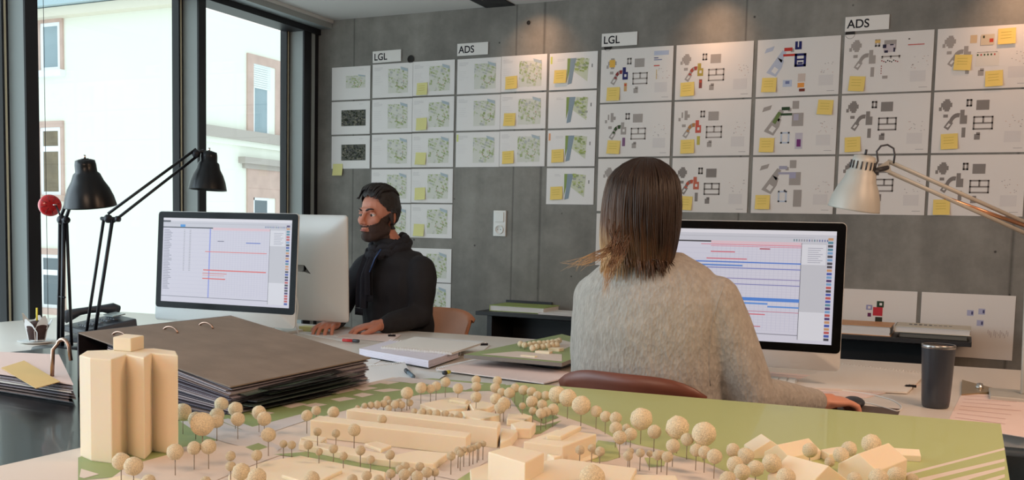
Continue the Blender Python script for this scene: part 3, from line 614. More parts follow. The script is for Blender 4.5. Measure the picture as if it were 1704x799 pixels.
# ------------------------------------------------------------------ computers
def imac(loc, rz, tiltx, label, on, group='large all in one desktop computers'):
    """front faces local -y; loc on the desk"""
    r = empty('desktop_computer', loc, rz, label, 'computer', group)
    M = Matrix.Translation((0, 0, .052)) @ Matrix.Rotation(tiltx, 4, 'X')
    W_, Hh = .65, .432
    def rr(w, h, rad, y, z0=0, n=6):
        pts = []
        for (sx, sz, a0) in ((1, 1, 0), (-1, 1, PI/2), (-1, 0, PI), (1, 0, 3*PI/2)):
            cx = sx*(w/2-rad); cz = z0+(h-rad if sz else rad)
            for k in range(n+1): a = a0+PI/2*k/n; pts.append((cx+rad*math.cos(a), y, cz+rad*math.sin(a)))
        return pts
    b = MB(); rings = [rr(W_, Hh, .014, -.0), rr(W_, Hh, .014, .007)]+[rr(W_-d, Hh-d, .014+d*.1, .007+.034*math.sin(min(1, d/.36)*PI/2)**.75, d/2) for d in (.01, .03, .06, .10, .16, .24, .30, .36)]
    n = len(rings[0]); vs = [p for q in rings for p in q]
    fs = [(i*n+j, i*n+(j+1) % n, (i+1)*n+(j+1) % n, (i+1)*n+j) for i in range(len(rings)-1) for j in range(n)]+[tuple(range(n)), tuple((len(rings)-1)*n+j for j in range(n))[::-1]]
    b.add(vs, fs, m_alu_l, M, True); b.build('casing', r)
    gz = .052
    b = MB(); pts = rr(W_-.002, Hh-gz-.002, .013, -.0015, gz); pts2 = rr(W_-.002, Hh-gz-.002, .013, .0005, gz); n = len(pts)
    b.add(pts+pts2, [tuple(range(n))[::-1], tuple(range(n, 2*n))]+[(j, (j+1) % n, n+(j+1) % n, n+j) for j in range(n)], m_glassblk, M); fr_ = b.build('glass_front', r)
    # screen picture
    b = MB(); sw_, sh_, sz = .597, .330, gz+.024
    def sc(u0, v0, u1, v1, c, l=1, e=None):
        m = mat('screen_%d_%d_%d' % c, S(*c), .5, emit=SCR) if e is None else e
        x0, x1, z0, z1 = -sw_/2+sw_*u0, -sw_/2+sw_*u1, sz+sh_*(1-v1), sz+sh_*(1-v0); y = -.0017-.00012*l
        b.add([(x0, y, z0), (x1, y, z0), (x1, y, z1), (x0, y, z1)], [(0, 1, 2, 3)], m, M)
    sc(0, 0, 1, 1, (214, 212, 226), 0)
    sc(0, 0, 1, .035, (226, 224, 232)); sc(0, .035, 1, .11, (204, 204, 214)); sc(0, .06, .9, .064, (180, 180, 190), 2)
    for k in range(14): sc(.8+.012*k, .075, .806+.012*k, .095, random.choice(((120, 130, 170), (150, 150, 160), (110, 140, 150))), 2)
    sc(.0, .105, .4, .118, (60, 60, 66), 2); sc(.4, .105, .84, .135, (226, 196, 206), 2)
    for k in range(34): sc(.0 if k % 2 else .4, .15+.0235*k, .84, .152+.0235*k, (196, 194, 214), 2)
    for k in range(20): sc(.41+.0215*k, .13, .412+.0215*k, .9, (202, 200, 218), 2)
    sc(.84, .11, .96, .72, (200, 200, 208), 2); sc(.84, .12, .955, .3, (222, 222, 230), 3); sc(.84, .72, .96, .97, (222, 222, 230), 2); sc(.838, .11, .841, .97, (110, 110, 120), 3)
    for k in range(8): sc(.87, .15+.018*k, .94-.01*(k % 3), .155+.018*k, (160, 160, 176), 4)
    sc(0, .93, .84, .936, (130, 130, 140), 3)
    R = random.Random(5 if on else 9)
    for k in range(30): sc(.962, .06+.0305*k, .986, .082+.0305*k, R.choice(((70, 90, 170), (190, 90, 90), (90, 140, 160), (80, 60, 110), (200, 150, 110), (70, 70, 80), (120, 160, 200))), 3)
    if on:
        for (u0, u1, v, c, t) in ((.35, .84, .135, (222, 120, 140), .006), (.4, .84, .150, (222, 130, 150), .005), (.64, .69, .165, (180, 60, 80), .010), (.4, .52, .20, (214, 110, 124), .010), (.38, .58, .262, (214, 110, 124), .010), (.3, .84, .29, (90, 130, 210), .012), (.3, .56, .32, (100, 140, 210), .014), (.3, .84, .345, (110, 120, 190), .008), (.3, .84, .44, (140, 130, 180), .007), (.3, .84, .49, (120, 120, 180), .007), (.4, .84, .61, (84, 136, 216), .03), (.4, .69, .655, (100, 150, 220), .016), (.69, .84, .68, (100, 150, 220), .014), (.4, .84, .73, (196, 110, 130), .005), (.5, .68, .755, (214, 110, 124), .010), (.6, .66, .865, (200, 110, 124), .008)): sc(u0, v, u1, v+t, c, 5)
    else:
        for (u0, u1, v, c, t) in ((.345, .82, .385, (226, 110, 104), .008), (.335, .82, .60, (226, 90, 80), .012), (.33, .52, .64, (214, 110, 104), .008), (.33, .50, .665, (226, 150, 140), .006), (.33, .51, .70, (226, 100, 90), .012), (.66, .77, .27, (96, 120, 200), .010), (.44, .49, .26, (70, 70, 100), .007), (.14, .18, .075, (70, 150, 220), .03)): sc(u0, v, u1, v+t, c, 5)
        sc(.375, .12, .385, .93, (150, 160, 226), 4)
        for k in range(38): sc(.01, .14+.019*k, .05+.03*R.random(), .146+.019*k, (130, 130, 146), 4) or (k < 26 and sc(.17, .14+.019*k, .18, .146+.019*k, (150, 150, 160), 4)) or (k < 26 and sc(.215, .14+.019*k, .228, .146+.019*k, (150, 150, 160), 4))
        sc(.0, .03, .06, .05, (60, 60, 66), 4)
    b.build('screen', fr_, weld=False)
    # plain chin mark and foot
    b = MB(); b.box((.0, .075, .006), (.20, .19, .010), m_alu_l); b.build('foot', r, bevel=.003)
    b = MB(); pr = [(.135, .012), (.10, .10), (.062, .20), (.045, .26)]
    for i in range(3):
        (y0, z0), (y1, z1) = pr[i], pr[i+1]; w = .06
        b.add([(-w, y0, z0), (w, y0, z0), (w, y1, z1), (-w, y1, z1), (-w, y0+.006, z0), (w, y0+.006, z0), (w, y1+.006, z1), (-w, y1+.006, z1)], [(0, 1, 2, 3), (5, 4, 7, 6), (0, 3, 7, 4), (1, 5, 6, 2), (3, 2, 6, 7), (0, 4, 5, 1)], m_alu_l)
    b.build('stand', r)
    return r
SCR = .74
def between(a, c): return ((a.x+c.x)/2, (a.y+c.y)/2), math.atan2(c.y-a.y, c.x-a.x)
L0, L1 = att(262, 355, 3.80), att(485, 358, 3.58)
(cxy, rz) = between(L0, L1); imac((cxy[0], cxy[1], DZ), rz, -.06, 'computer with plan chart on its screen, left, facing the camera beside the black lamps', False)
B0, B1 = att(435, 357, 3.99), att(583, 361, 3.86)
B1 = Vector((B1.x, B1.y, 0)); dr = Vector((.995, .10, 0)); B0 = B1-dr*.65
(cxy, rz) = between(B1, B0); imac((cxy[0], cxy[1], DZ), rz, -.04, 'computer seen from its plain silver back, in front of the bearded man', False)
R1 = att(1410, 362, 2.76); R0 = att(1030, 358, 2.98); dr = (Vector((R1.x-R0.x, R1.y-R0.y, 0))).normalized(); R0 = R1-dr*.65
(cxy, rz) = between(R0, R1); imac((cxy[0], cxy[1], DZ), rz, -.05, 'computer with blue barred chart on its screen, behind the woman', True)
# power lead hanging behind the left computer
p = att(482, 470, 3.78)
MB().tube([(p.x, p.y+.03, .93), (p.x+.01, p.y+.04, .86), (p.x-.004, p.y+.045, .79), (p.x+.005, p.y+.05, .748)], .003, m_pl, 8).build('power_cable', label='white cable hanging between the two back to back computers', cat='cable')

# ------------------------------------------------------------------ desk lamps
def rod(b, a, c, r, m): b.tube([a, c], r, m, 10)
def shade(b, tip, axis, L, R, m, neck=.032, prof=None):
    """bell shade: tip = top of the neck, axis = direction it opens to"""
    ax = Vector(axis).normalized(); x = ax.orthogonal().normalized(); y = ax.cross(x); M = basis(tip, x, y, ax)
    prof = [(neck*.55, 0), (neck*.92, .004), (neck, .018), (neck*1.02, L*.27), (neck*1.25, L*.31), (R*.62, L*.46), (R*.80, L*.62), (R*.93, L*.80), (R, L*.97), (R*1.01, L), (R*.985, L), (R*.90, L*.80), (R*.78, L*.63), (R*.60, L*.47), (neck*1.1, L*.33), (.002, L*.32)]
    b.lathe(prof, m, 40, M)
    b.lathe([(.002, 0.0005), (neck*.55, 0)], m, 40, M)
    return M
def black_lamp(name, pts, sh_tip, sh_axis, L, R, label, group=None, tripod=False):
    base, elbow, head = [Vector(p) for p in pts]
    r = empty(name, base, 0, label, 'lamp', group); E_ = elbow-base; Hd = head-base; m_l = m_blackm
    MB().lathe([(.001, .022), (.035, .022), (.085, .016), (.092, .004), (.092, 0), (.001, 0)], m_l, 32).build('base', r)
    s_ = Vector((E_.x, E_.y, 0)); s_ = (s_.normalized() if s_.length > .03 else Vector((1, 0, 0)))*.018
    b = MB(); rod(b, s_*-1+Vector((0, 0, .02)), E_-s_, .0055, m_l); rod(b, s_+Vector((0, 0, .02)), E_+s_, .0065, m_l)
    if tripod:
        rod(b, Vector((.03, .02, .02)), E_+Vector((.022, 0, 0)), .005, m_l); rod(b, E_*.42-s_*1.8, E_*.42+s_*2, .003, m_l)
    b.build('lower_arm', r)
    b = MB(); n = Vector((0, 0, .018))
    rod(b, E_+n, Hd+n, .0055, m_l); rod(b, E_-n*.7+s_, Hd-n*.7, .0055, m_l); b.build('upper_arm', r)
    b = MB(); b.ball(E_, .016, m_l); b.tube([E_-s_*1.6, E_+s_*1.9], .007, m_l); b.tube([E_+s_*1.9, E_+s_*2.6], .011, m_l); b.build('elbow_joint', r)
    b = MB(); b.ball(Hd, .017, m_l); T = Vector(sh_tip)-base; b.tube([Hd, (Hd+T)/2+Vector((0, 0, .006)), T+Vector(sh_axis).normalized()*.03], .008, m_l); b.build('head_joint', r)
    b = MB(); M = shade(b, T, sh_axis, L, R, mat('black_enamel', S(14, 14, 16), .30, spec=.35)); so = b.build('lamp_shade', r, weld=False)
    b = MB(); ax = Vector(sh_axis).normalized(); b.tube([T-ax*.014, T+ax*.001], .004, m_chrome, 8); b.tube([T+ax*.002, T-ax*.002], .012, m_l, 12); b.build('switch', so)
    b = MB(); b.ball(tuple(T+ax*L*.62), .028, mat('opal_bulb', S(236, 234, 226), .2)); b.build('bulb', so)
    return r
# front lamp
tA = 3.05
tip = att(141, 265, tA); base = atz(93, 548, DZ); base = Vector((base.x+.55, base.y-.35, DZ)) if 0 else att(100, 545, 3.22); base.z = DZ
elbow = att(103, 366, 3.17); head = att(135, 285, 3.07)
axA = (att(149, 330, tA+.03)-tip)
lampA = black_lamp('desk_lamp', (base, elbow, head), tip, axA, .150, .079, 'black jointed desk lamp with wide bell shade, left, above the cupcake', 'black jointed desk lamps', True)
# rear lamp
tipB = att(348, 252, 3.75); baseB = att(150, 541, 3.55); baseB.z = DZ
black_lamp('desk_lamp', (baseB, att(180, 364, 3.5), att(326, 256, 3.72)), tipB, att(346, 300, 3.755)-tipB, .150, .072, 'black desk lamp reaching right, its shade before the window post', 'black jointed desk lamps')
# red disc at the front lamp
c_ = att(83, 342, 3.22); nrm = (CAM-c_).normalized(); nrm = (nrm+Vector((.25, 0, .1))).normalized(); x = nrm.orthogonal().normalized(); M = basis(c_, x, nrm.cross(x), nrm)
rd = empty('red_reflector', c_, 0, 'round translucent red disc on the arm of the left black lamp', 'reflector')
m_red = mat('red_plastic', S(196, 30, 34), .25, coat=.4, bump=(120, .4, .002)); Ml = Matrix.Translation(-c_) @ M
b = MB(); b.lathe([(.001, .014), (.016, .014), (.030, .010), (.036, .003), (.036, -.004), (.001, -.006)], m_red, 40, Ml)
b.build('disc', rd, weld=False)
b = MB()
for k in range(8):
    a = k*PI/4+.3; b.tube([Ml @ Vector((.012*math.cos(a), .012*math.sin(a), .0148)), Ml @ Vector((.031*math.cos(a), .031*math.sin(a), .0100))], .0009, mat('dark_red_rib', S(120, 16, 20), .4), 6)
b.build('ribs', rd); b = MB(); b.tube([Ml @ Vector((.004, -.002, .012)), Ml @ Vector((.012, -.010, .022))], .002, m_chrome); b.tube([Ml @ Vector((.02, 0, -.004)), elbow-c_], .003, m_blackm); b.build('clip', rd)

# silver lamp, right
tS = 2.78
baseS = Vector((.163, 3.05, DZ)); r = empty('desk_lamp', baseS, 0, 'silver grey architect lamp standing at the right edge, above the tumbler', 'lamp')
m_sil = mat('silver_lacquer', S(186, 184, 176), .45, .15)
tip = att(1440, 258, tS); axS = att(1421, 345, tS+.035)-tip; jn = att(1478, 272, tS+.02); el = att(1716, 378, 2.98)
b = MB(); b.box((0, 0, .006), (.17, .17, .012), m_sil); b.build('base', r, bevel=.003)
b = MB(); b.tube([(0, 0, .012), (el.x-baseS.x-.006, el.y-baseS.y, el.z-DZ-.03)], .007, m_sil); b.tube([(.022, .01, .012), (el.x-baseS.x+.02, el.y-baseS.y+.01, el.z-DZ)], .006, m_sil); b.build('lower_arm', r)
J, Ee = jn-baseS, el-baseS; dn = Vector((0, 0, .030))
b = MB(); rod(b, J+Vector((0, 0, .006)), Ee+dn*.2, .0062, m_sil); rod(b, J-dn*.85+Vector((.004, 0, 0)), Ee-dn*.9, .0062, m_sil); b.build('upper_arm', r)
q = (J-dn*.85)*.4+(Ee-dn*.9)*.6
b = MB(); rod(b, (J-dn*.85)*.62+(Ee-dn*.9)*.38+Vector((0, -.002, .0)), Ee-dn*.1, .0058, mat('copper_toned_spring', S(214, 160, 124), .3, .8)); b.build('spring', r)
b = MB(); b.ball(Ee, .02, m_sil); b.build('elbow_joint', r)
T = tip-baseS; axn = axS.normalized()
b = MB(); b.tube([T+axn*.045, (T+axn*.045)*.5+J*.5-dn*.35, J-dn*.4], .007, m_dark); b.add([tuple(J+dn*.3+Vector((0, -.004, 0))), tuple(J-dn+Vector((.012, -.004, 0))), tuple(J-dn*.5+Vector((-.035, -.004, 0))), tuple(J+dn*.3+Vector((0, .004, 0))), tuple(J-dn+Vector((.012, .004, 0))), tuple(J-dn*.5+Vector((-.035, .004, 0)))], [(0, 1, 2), (5, 4, 3), (0, 2, 5, 3), (0, 3, 4, 1), (1, 4, 5, 2)], m_sil)
b.tube([T+axn*.05+Vector((.028, 0, 0)), T+axn*.05+Vector((.047, 0, 0))], .009, m_dark); b.build('head_joint', r)
b = MB(); M = shade(b, T, axS, .158, .073, m_sil, .033); so = b.build('lamp_shade', r, weld=False)
b = MB()
for k in range(16):
    a = 2*PI*k/16; b.tube([M @ Vector((.0345*math.cos(a), .0345*math.sin(a), .018)), M @ Vector((.0350*math.cos(a), .0350*math.sin(a), .040))], .0022, m_dark, 6)
b.build('vent_slots', so); b = MB(); b.tube([T-axn*.016, T], .0035, m_dark, 8); b.build('switch', so)
b = MB(); b.ball(tuple(T+axn*.10), .028, mat('opal_bulb', S(236, 234, 226), .2)); b.build('bulb', so)
pts = [T+axn*.03+Vector((.034, 0, 0))]
for px, py in ((1461, 268), (1459, 252), (1466, 243), (1477, 241), (1487, 247), (1489, 258), (1487, 272)): pts.append(att(px, py, tS+.0)-baseS)
b = MB(); b.tube(pts, .0028, m_dark, 8); b.build('cable', r)

# ------------------------------------------------------------------ big ring binders on the black table
m_ring = mat('coppery_steel_ring', S(176, 146, 128), .35, 1)
m_kraft = mat('brown_marbled_board', S(138, 121, 106), .7, bump=(220, .25, .001), var=(14, .18))
m_binsp = mat('dark_binder_edge', S(44, 36, 38), .5)
kk = 1.42
A = Vector((-1.156*kk, .987*kk, H+(1.018-H)*kk)); B = Vector((-1.155*kk, 1.307*kk, H+(1.020-H)*kk)); C_ = Vector((-.842*kk, 1.272*kk, H+(.974-H)*kk)); D_ = Vector((-.843*kk, .952*kk, H+(.972-H)*kk))
root = empty('ring_binder', ((A.x+C_.x)/2, (A.y+C_.y)/2, TZ), label='large brown lever arch binder bulging with sheets, lying behind the foam tower', cat='binder')
o0 = Vector(root.location)
def slab(b, q, t, m, drop=Vector((0, 0, -1))):
    q = [Vector(p) for p in q]; n = (q[1]-q[0]).cross(q[3]-q[0]).normalized()
    if n.z > 0: n = -n
    lo = [p+n*t for p in q]; vs = q+lo
    b.add([tuple(v) for v in vs], [(0, 1, 2, 3), (7, 6, 5, 4), (0, 4, 5, 1), (1, 5, 6, 2), (2, 6, 7, 3), (3, 7, 4, 0)], m)
a_, b_, c_, d_ = A-o0, B-o0, C_-o0, D_-o0
bb = MB(); slab(bb, [a_, b_, c_, d_], .003, m_kraft); bb.build('front_cover', root, bevel=.0008)
a0, b0, c0, d0 = [Vector((p.x, p.y, 0)) for p in (a_, b_, c_, d_)]; zl = .003
bb = MB(); slab(bb, [a0+Vector((0, 0, zl)), b0+Vector((0, 0, zl)), c0+Vector((.02, 0, zl)), d0+Vector((.02, 0, zl))], .003, m_binsp); bb.build('back_cover', root)
bb = MB(); slab(bb, [a_, b_, b0, a0], .004, m_binsp)
sp = bb.build('spine', root)
# loose sheet stack, every fifth sheet or so drawn
bb = MB(); R = random.Random(3); n = 30
cols = [mat('stack_grey_%d' % i, S(*c), .7) for i, c in enumerate(((150, 142, 150), (120, 112, 124), (176, 168, 172), (92, 86, 98), (136, 120, 116)))]
inn = .012
for k in range(n):
    f = (k+.5)/n*.93; e = [R.uniform(-.004, .006) for _ in range(4)]
    e[1] += .004*math.sin(k*.9)
    P0 = a0.lerp(a_, f)+Vector((.075, .004+e[0], 0)); P1 = b0.lerp(b_, f)+Vector((.075, -.006+e[1], 0)); P2 = c0.lerp(c_, f)+Vector((-.010+e[2]*1.6, -.006+e[1], 0)); P3 = d0.lerp(d_, f)+Vector((-.010+e[2]*1.6, .004+e[0], 0))
    lift = Vector((0, 0, .003-.004*f)); slab(bb, [P0+lift, P1+lift, P2+lift, P3+lift], .0016 if k % 3 else .0009, R.choice(cols))
bb.build('sheets', root)
bb = MB()   # clear pockets sticking out with curled corners
m_pocket = mat('dark_clear_pocket', S(58, 62, 64), .15, coat=.6)
m_pgreen = mat('greenish_pocket', S(92, 112, 104), .15, coat=.6)
for k in range(12):
    f = .12+.065*k; y0, y1 = R.uniform(.05, .2), R.uniform(.55, .98); out = R.uniform(.012, .034)
    P = d0.lerp(d_, f).lerp(c0.lerp(c_, f), y0); Q = d0.lerp(d_, f).lerp(c0.lerp(c_, f), y1); o_ = Vector((out, 0, R.uniform(-.006, .004)))
    slab(bb, [P+Vector((-.03, 0, 0)), Q+Vector((-.03, 0, 0)), Q+o_, P+o_+Vector((R.uniform(-.01, .01), 0, R.uniform(-.008, .004)))], .0006, m_pgreen if k in (5, 8, 10) else m_pocket)
bb.build('clear_pockets', root)
# lever rings and their slots
for f, off in ((.12, .045), (.42, .05), (.66, .05)):
    bb = MB()
    p = a_.lerp(b_, f)+(d_-a_)*(off/.445)
    ring = [p+Vector((.0+.0, 0, -.02))]+[p+Vector((-.028*math.cos(t)+.028, .0, .014*math.sin(t))) for t in [PI*i/10 for i in range(11)]]
    bb.tube([p+Vector((-.021*math.cos(t)+.016, .0, -.006+.013*math.sin(t))) for t in [PI*i/12 for i in range(13)]], .0024, m_ring)
    bb.build('ring_arch', root)
# second open binder to its left
PL = [atz(-60, 622, .868), atz(128, 655, .868), atz(185, 580, .868), atz(30, 566, .868)]
PL = [atz(-150, 602, .852), atz(122, 642, .852), atz(98, 592, .852), atz(-120, 582, .852)]
root = empty('ring_binder', ((PL[0].x+PL[2].x)/2, (PL[0].y+PL[2].y)/2, TZ), label='open binder piled with pinkish sheets left of the brown binder', cat='binder'); o1 = Vector(root.location)
bb = MB(); slab(bb, [p-o1-Vector((0, 0, .033)) for p in PL], .003, m_binsp); bb.build('back_cover', root)
bb = MB()
for k in range(10):
    sh_ = Vector((R.uniform(-.006, .006), R.uniform(-.008, .008), 0)); slab(bb, [(p-o1)+sh_-Vector((0, 0, .030-.003*k)) for p in PL], .0016, R.choice(cols+[m_paper2]))
bb.build('sheets', root)
bb = MB(); q = [p-o1+Vector((0, 0, .003)) for p in PL]; slab(bb, q, .002, mat('pinkish_sheet', S(232, 206, 196), .8)); bb.build('top_sheet', root)
bb = MB(); p = att(86, 597, 2.0)-o1; p.z = .03
bb.tube([p+Vector((0, 0, -.0)), p+Vector((.004, .0, .066))]+[p+Vector((.022-.018*math.cos(t), .01, .068+.020*math.sin(t))) for t in [PI*i/8 for i in range(1, 9)]]+[p+Vector((.042, .012, .045))], .0040, m_ring); bb.build('ring_arch', root)
q = [atz(2, 612, .8575), atz(60, 646, .8575), atz(100, 635, .8575), atz(40, 600, .8575)]
bb = MB(); slab(bb, [Vector(p) for p in q], .0012, mat('ochre_folder', S(222, 186, 116), .7)); bb.build('paper_folder', label='ochre yellow folder corner lying on the open binder at left', cat='folder')

# ------------------------------------------------------------------ small things on the left desk
def at_desk(x, y, z=DZ): return atz(x, y, z)
m_choc = mat('chocolate_cake', S(64, 38, 32), .8, bump=(160, .8, .004))
p = at_desk(62, 571); cup = empty('cupcake', (p.x, p.y, DZ+.008), label='chocolate cupcake in white paper with yellow candle, on a saucer', cat='cake')
b = MB(); b.lathe([(.001, .006), (.026, .006), (.034, .045), (.038, .055), (.030, .066), (.012, .072), (.001, .073)], m_choc, 24); b.build('cake', cup)
b = MB(); n = 5
for k in range(n):
    a = 2*PI*k/n+.3; a1 = a+2*PI/n*1.25; h = .075+.022*((k*37) % 5)/4; vs = []
    for t in (0, .4, .75, 1):
        rr_ = .0275+.012*t+.012*t*t; w_ = 1-.9*max(0, (t-.5)/.5)
        am = (a+a1)/2; vs += [(rr_*math.cos(am+(a-am)*w_), rr_*math.sin(am+(a-am)*w_), .001+h*t), (rr_*math.cos(am+(a1-am)*w_), rr_*math.sin(am+(a1-am)*w_), .001+h*t)]
    vs += [(v[0]*.97, v[1]*.97, v[2]) for v in vs]
    b.add(vs, [(2*i, 2*i+1, 2*i+3, 2*i+2) for i in range(3)]+[(8+2*i+1, 8+2*i, 8+2*i+2, 8+2*i+3) for i in range(3)], m_paper)
b.build('paper_wrapper', cup, weld=False)
MB().tube([(0, 0, .07), (0.001, 0, .118)], .0032, mat('yellow_wax', S(236, 214, 70), .5), 10).build('candle', cup)
b = MB(); b.lathe([(.001, .004), (.04, .004), (.062, .009), (.064, .0085), (.042, .001), (.001, .0)], m_pl, 36); o = b.build('saucer', weld=False, label='small white saucer under the cupcake', cat='saucer'); o.location = (p.x, p.y, DZ+.0005)

# desk phone
p = at_desk(150, 553); ph = empty('desk_phone', (p.x+.02, p.y+.02, DZ), math.radians(-22), 'black desk telephone with its handset on, under the left lamps', 'telephone')
b = MB(); b.add([(-.12, -.10, 0), (.13, -.10, 0), (.13, .11, 0), (-.12, .11, 0), (-.115, -.095, .022), (.125, -.095, .022), (.125, .105, .06), (-.115, .105, .06)], [(0, 3, 2, 1), (4, 5, 6, 7), (0, 1, 5, 4), (1, 2, 6, 5), (2, 3, 7, 6), (3, 0, 4, 7)], m_dark); b.build('body', ph, bevel=.006)
b = MB()
for i in range(4):
    for j in range(5): b.box((.0+.026*i, -.07+.027*j, .034+.0055*j), (.018, .014, .006), mat('grey_key', S(88, 92, 98), .5))
b.build('keypad', ph, bevel=.0015)
b = MB(); b.tube([(-.075, -.105, .052), (-.075, -.085, .064), (-.075, -.045, .077), (-.075, 0, .083), (-.075, .045, .086), (-.075, .085, .084), (-.075, .108, .076)], [.021, .024, .015, .0135, .015, .024, .021], m_dark, 16); b.build('handset', ph)
b = MB(); b.box((.045, .06, .062), (.10, .05, .004), mat('grey_display', S(120, 128, 126), .2), Matrix.Rotation(.18, 4, 'X')); b.build('display', ph)
# coiled cord end at the left edge
b = MB(); c0_ = Vector((-1.90, 1.20, TZ+.022)); pts = [c0_+Vector((-.10+.0016*i, .009*math.cos(i*.9)+.0006*i, .009*math.sin(i*.9))) for i in range(70)]
b.tube(pts, .0026, m_blackm, 6); b.build('coiled_cord', label='black coiled telephone cord on the dark table under the open binder', cat='cord')

# chairs
m_wood = mat('reddish_beech_ply', S(120, 66, 48), .4, var=(9, .15)); m_wood2 = mat('orange_beech_ply', S(196, 130, 90), .4, var=(9, .12))
def chair(loc, rz, label, wood, zt=.875, w=.21):
    """sitter looks along local +y; back at -y"""
    r = empty('wooden_chair', loc, rz, label, 'chair', 'plywood chairs at the desks')
    b = MB(); n = 16; m_ = 8; vs = []
    for j in range(m_+1):
        v = j/m_; z = .62+(zt-.62)*v
        for i in range(n+1):
            u = -1+2*i/n; hw = w*(1-.16*(1-v)); dz = -.040*abs(u)**4*(1 if v > .8 else 0)*v
            vs.append((hw*u, -.215-.05*v+.055*u*u, z+dz))
    N_ = len(vs); vs += [(v[0]*.99, v[1]+.010, v[2]) for v in vs]; q = n+1
    fs = [(j*q+i, j*q+i+1, (j+1)*q+i+1, (j+1)*q+i) for j in range(m_) for i in range(n)]; fs += [tuple(k+N_ for k in f[::-1]) for f in fs]
    ed = [i for i in range(q)]+[j*q+n for j in range(1, m_+1)]+[m_*q+i for i in range(n-1, -1, -1)]+[j*q for j in range(m_-1, 0, -1)]
    fs += [(ed[i], ed[i]+N_, ed[(i+1) % len(ed)]+N_, ed[(i+1) % len(ed)]) for i in range(len(ed))]
    b.add(vs, fs, wood, None, True); b.build('backrest', r)
    b = MB(); vs = []; n = 12
    for j in range(n+1):
        y = -.2+.42*j/n
        for i in range(n+1):
            u = -1+2*i/n; hw = .205*(1-.08*(j/n)); vs.append((hw*u, y, .452-.012*(1-u*u)*math.sin(PI*j/n)-(.02*(j/n)**6)))
    N_ = len(vs); vs += [(v[0], v[1], v[2]-.012) for v in vs]; q = n+1; fs = [(j*q+i, j*q+i+1, (j+1)*q+i+1, (j+1)*q+i) for j in range(n) for i in range(n)]; fs += [tuple(k+N_ for k in f[::-1]) for f in fs]
    ed = [i for i in range(q)]+[j*q+n for j in range(1, n+1)]+[n*q+i for i in range(n-1, -1, -1)]+[j*q for j in range(n-1, 0, -1)]
    fs += [(ed[i], ed[i]+N_, ed[(i+1) % len(ed)]+N_, ed[(i+1) % len(ed)]) for i in range(len(ed))]
    b.add(vs, fs, wood, None, True); b.build('seat', r)
    for sx in (-1, 1):
        for sy in (-1, 1): MB().tube([(sx*.16, sy*.15, .44), (sx*.205, sy*.205, 0)], .010, m_chrome, 10).build('leg', r)
        MB().tube([(sx*.15, -.17, .435), (sx*.15, -.228, .47), (sx*.15, -.226, .72)], .009, m_chrome, 10).build('back_strut', r)
    return r
chair((-.672, 2.345, 0), math.radians(-7), "dark reddish wooden chair behind the woman's back", m_wood, .858, .19)
pch = att(8, 560, 3.05); chair((pch.x-.08, pch.y+.02, 0), math.radians(-12), 'orange wooden chair at the far left edge', m_wood2, .80)
chair((-2.29, 3.80, 0), math.radians(176), 'orange wooden chair the bearded person in black sits on', m_wood2, .80)

# ------------------------------------------------------------------ foam town model
MZ = .83
mb_pts = [(-1.30, .42), (.045, .50), (.075, 2.055), (-1.205, 1.905)]
mb_pts = [(-1.235, .42), (.045, .50), (.077, 2.062), (-1.20, 1.905)]
base = empty('model_baseboard', (-.6, 1.2, TZ), label='printed green and pale baseboard of the foam town model', cat='model board')
o2 = Vector(base.location)
m_green = mat('printed_lime_green', S(180, 188, 126), .5, spec=.35, coat=.15); m_greend = mat('printed_sage_green', S(148, 164, 110), .5, spec=.35); m_pale = mat('printed_pale_street', S(222, 208, 196), .55, spec=.3); m_lil = mat('printed_pale_grey', S(206, 200, 198), .55)
bb = MB(); bb.prism([(a-o2.x, c-o2.y) for a, c in mb_pts], 0, MZ-TZ, mat('board_edge', S(206, 196, 182), .6), top=m_pale); bb.build('board', base)
def flat(pts, m, lift):
    global flat_k; flat_k = flat_k+1; lift = lift*0+flat_k*.0001
    P_ = [atz(x, y, MZ)-o2 for x, y in pts]; z = MZ-TZ+.0002+lift*.2
    cl = []
    for p in P_: cl.append((min(p.x, .079-o2.x), p.y, z))
    pr.add(cl, [tuple(range(len(cl)))], m)
pr = MB(); flat_k = 0
flat([(858, 636.5), (1665, 705.5), (1690, 860), (1120, 840), (1320, 812), (1207, 785), (1179, 772), (1125, 759), (1096, 748), (1062, 741), (1024, 730), (995, 714), (963, 702), (927, 690), (892, 676), (868, 664)], m_green, .0006)
for q in ([(1440, 806), (1508, 787.5), (1672, 745.5), (1672, 749), (1515, 790), (1460, 806)], [(1480, 808), (1525, 797.5), (1672, 763.5), (1672, 768.5), (1560, 796), (1520, 808)], [(1540, 810), (1587, 797), (1672, 776.5), (1672, 781.5), (1620, 796), (1580, 810)], [(1610, 808), (1638, 799), (1672, 789.5), (1672, 795), (1660, 799), (1640, 808)]): flat(q, m_pale, .0010)
flat([(995, 733), (1024, 737), (1033, 761), (1010, 768), (991, 770), (977, 765)], m_green, .0006)
flat([(1072, 762), (1110, 762), (1105, 776), (1080, 778)], m_green, .0006)
flat([(655, 633), (720, 630), (768, 634), (842, 640), (838, 650), (770, 652), (699, 657), (590, 679), (470, 712), (300, 745), (240, 790), (130, 800), (130, 762), (300, 700), (380, 690), (500, 667), (611, 643)], m_greend, .0006)
flat([(800, 645), (858, 640), (885, 668), (930, 695), (905, 706), (868, 690), (850, 664)], m_greend, .0006)
flat([(853, 712), (905, 708), (935, 700), (900, 722), (858, 728)], m_greend, .0006)
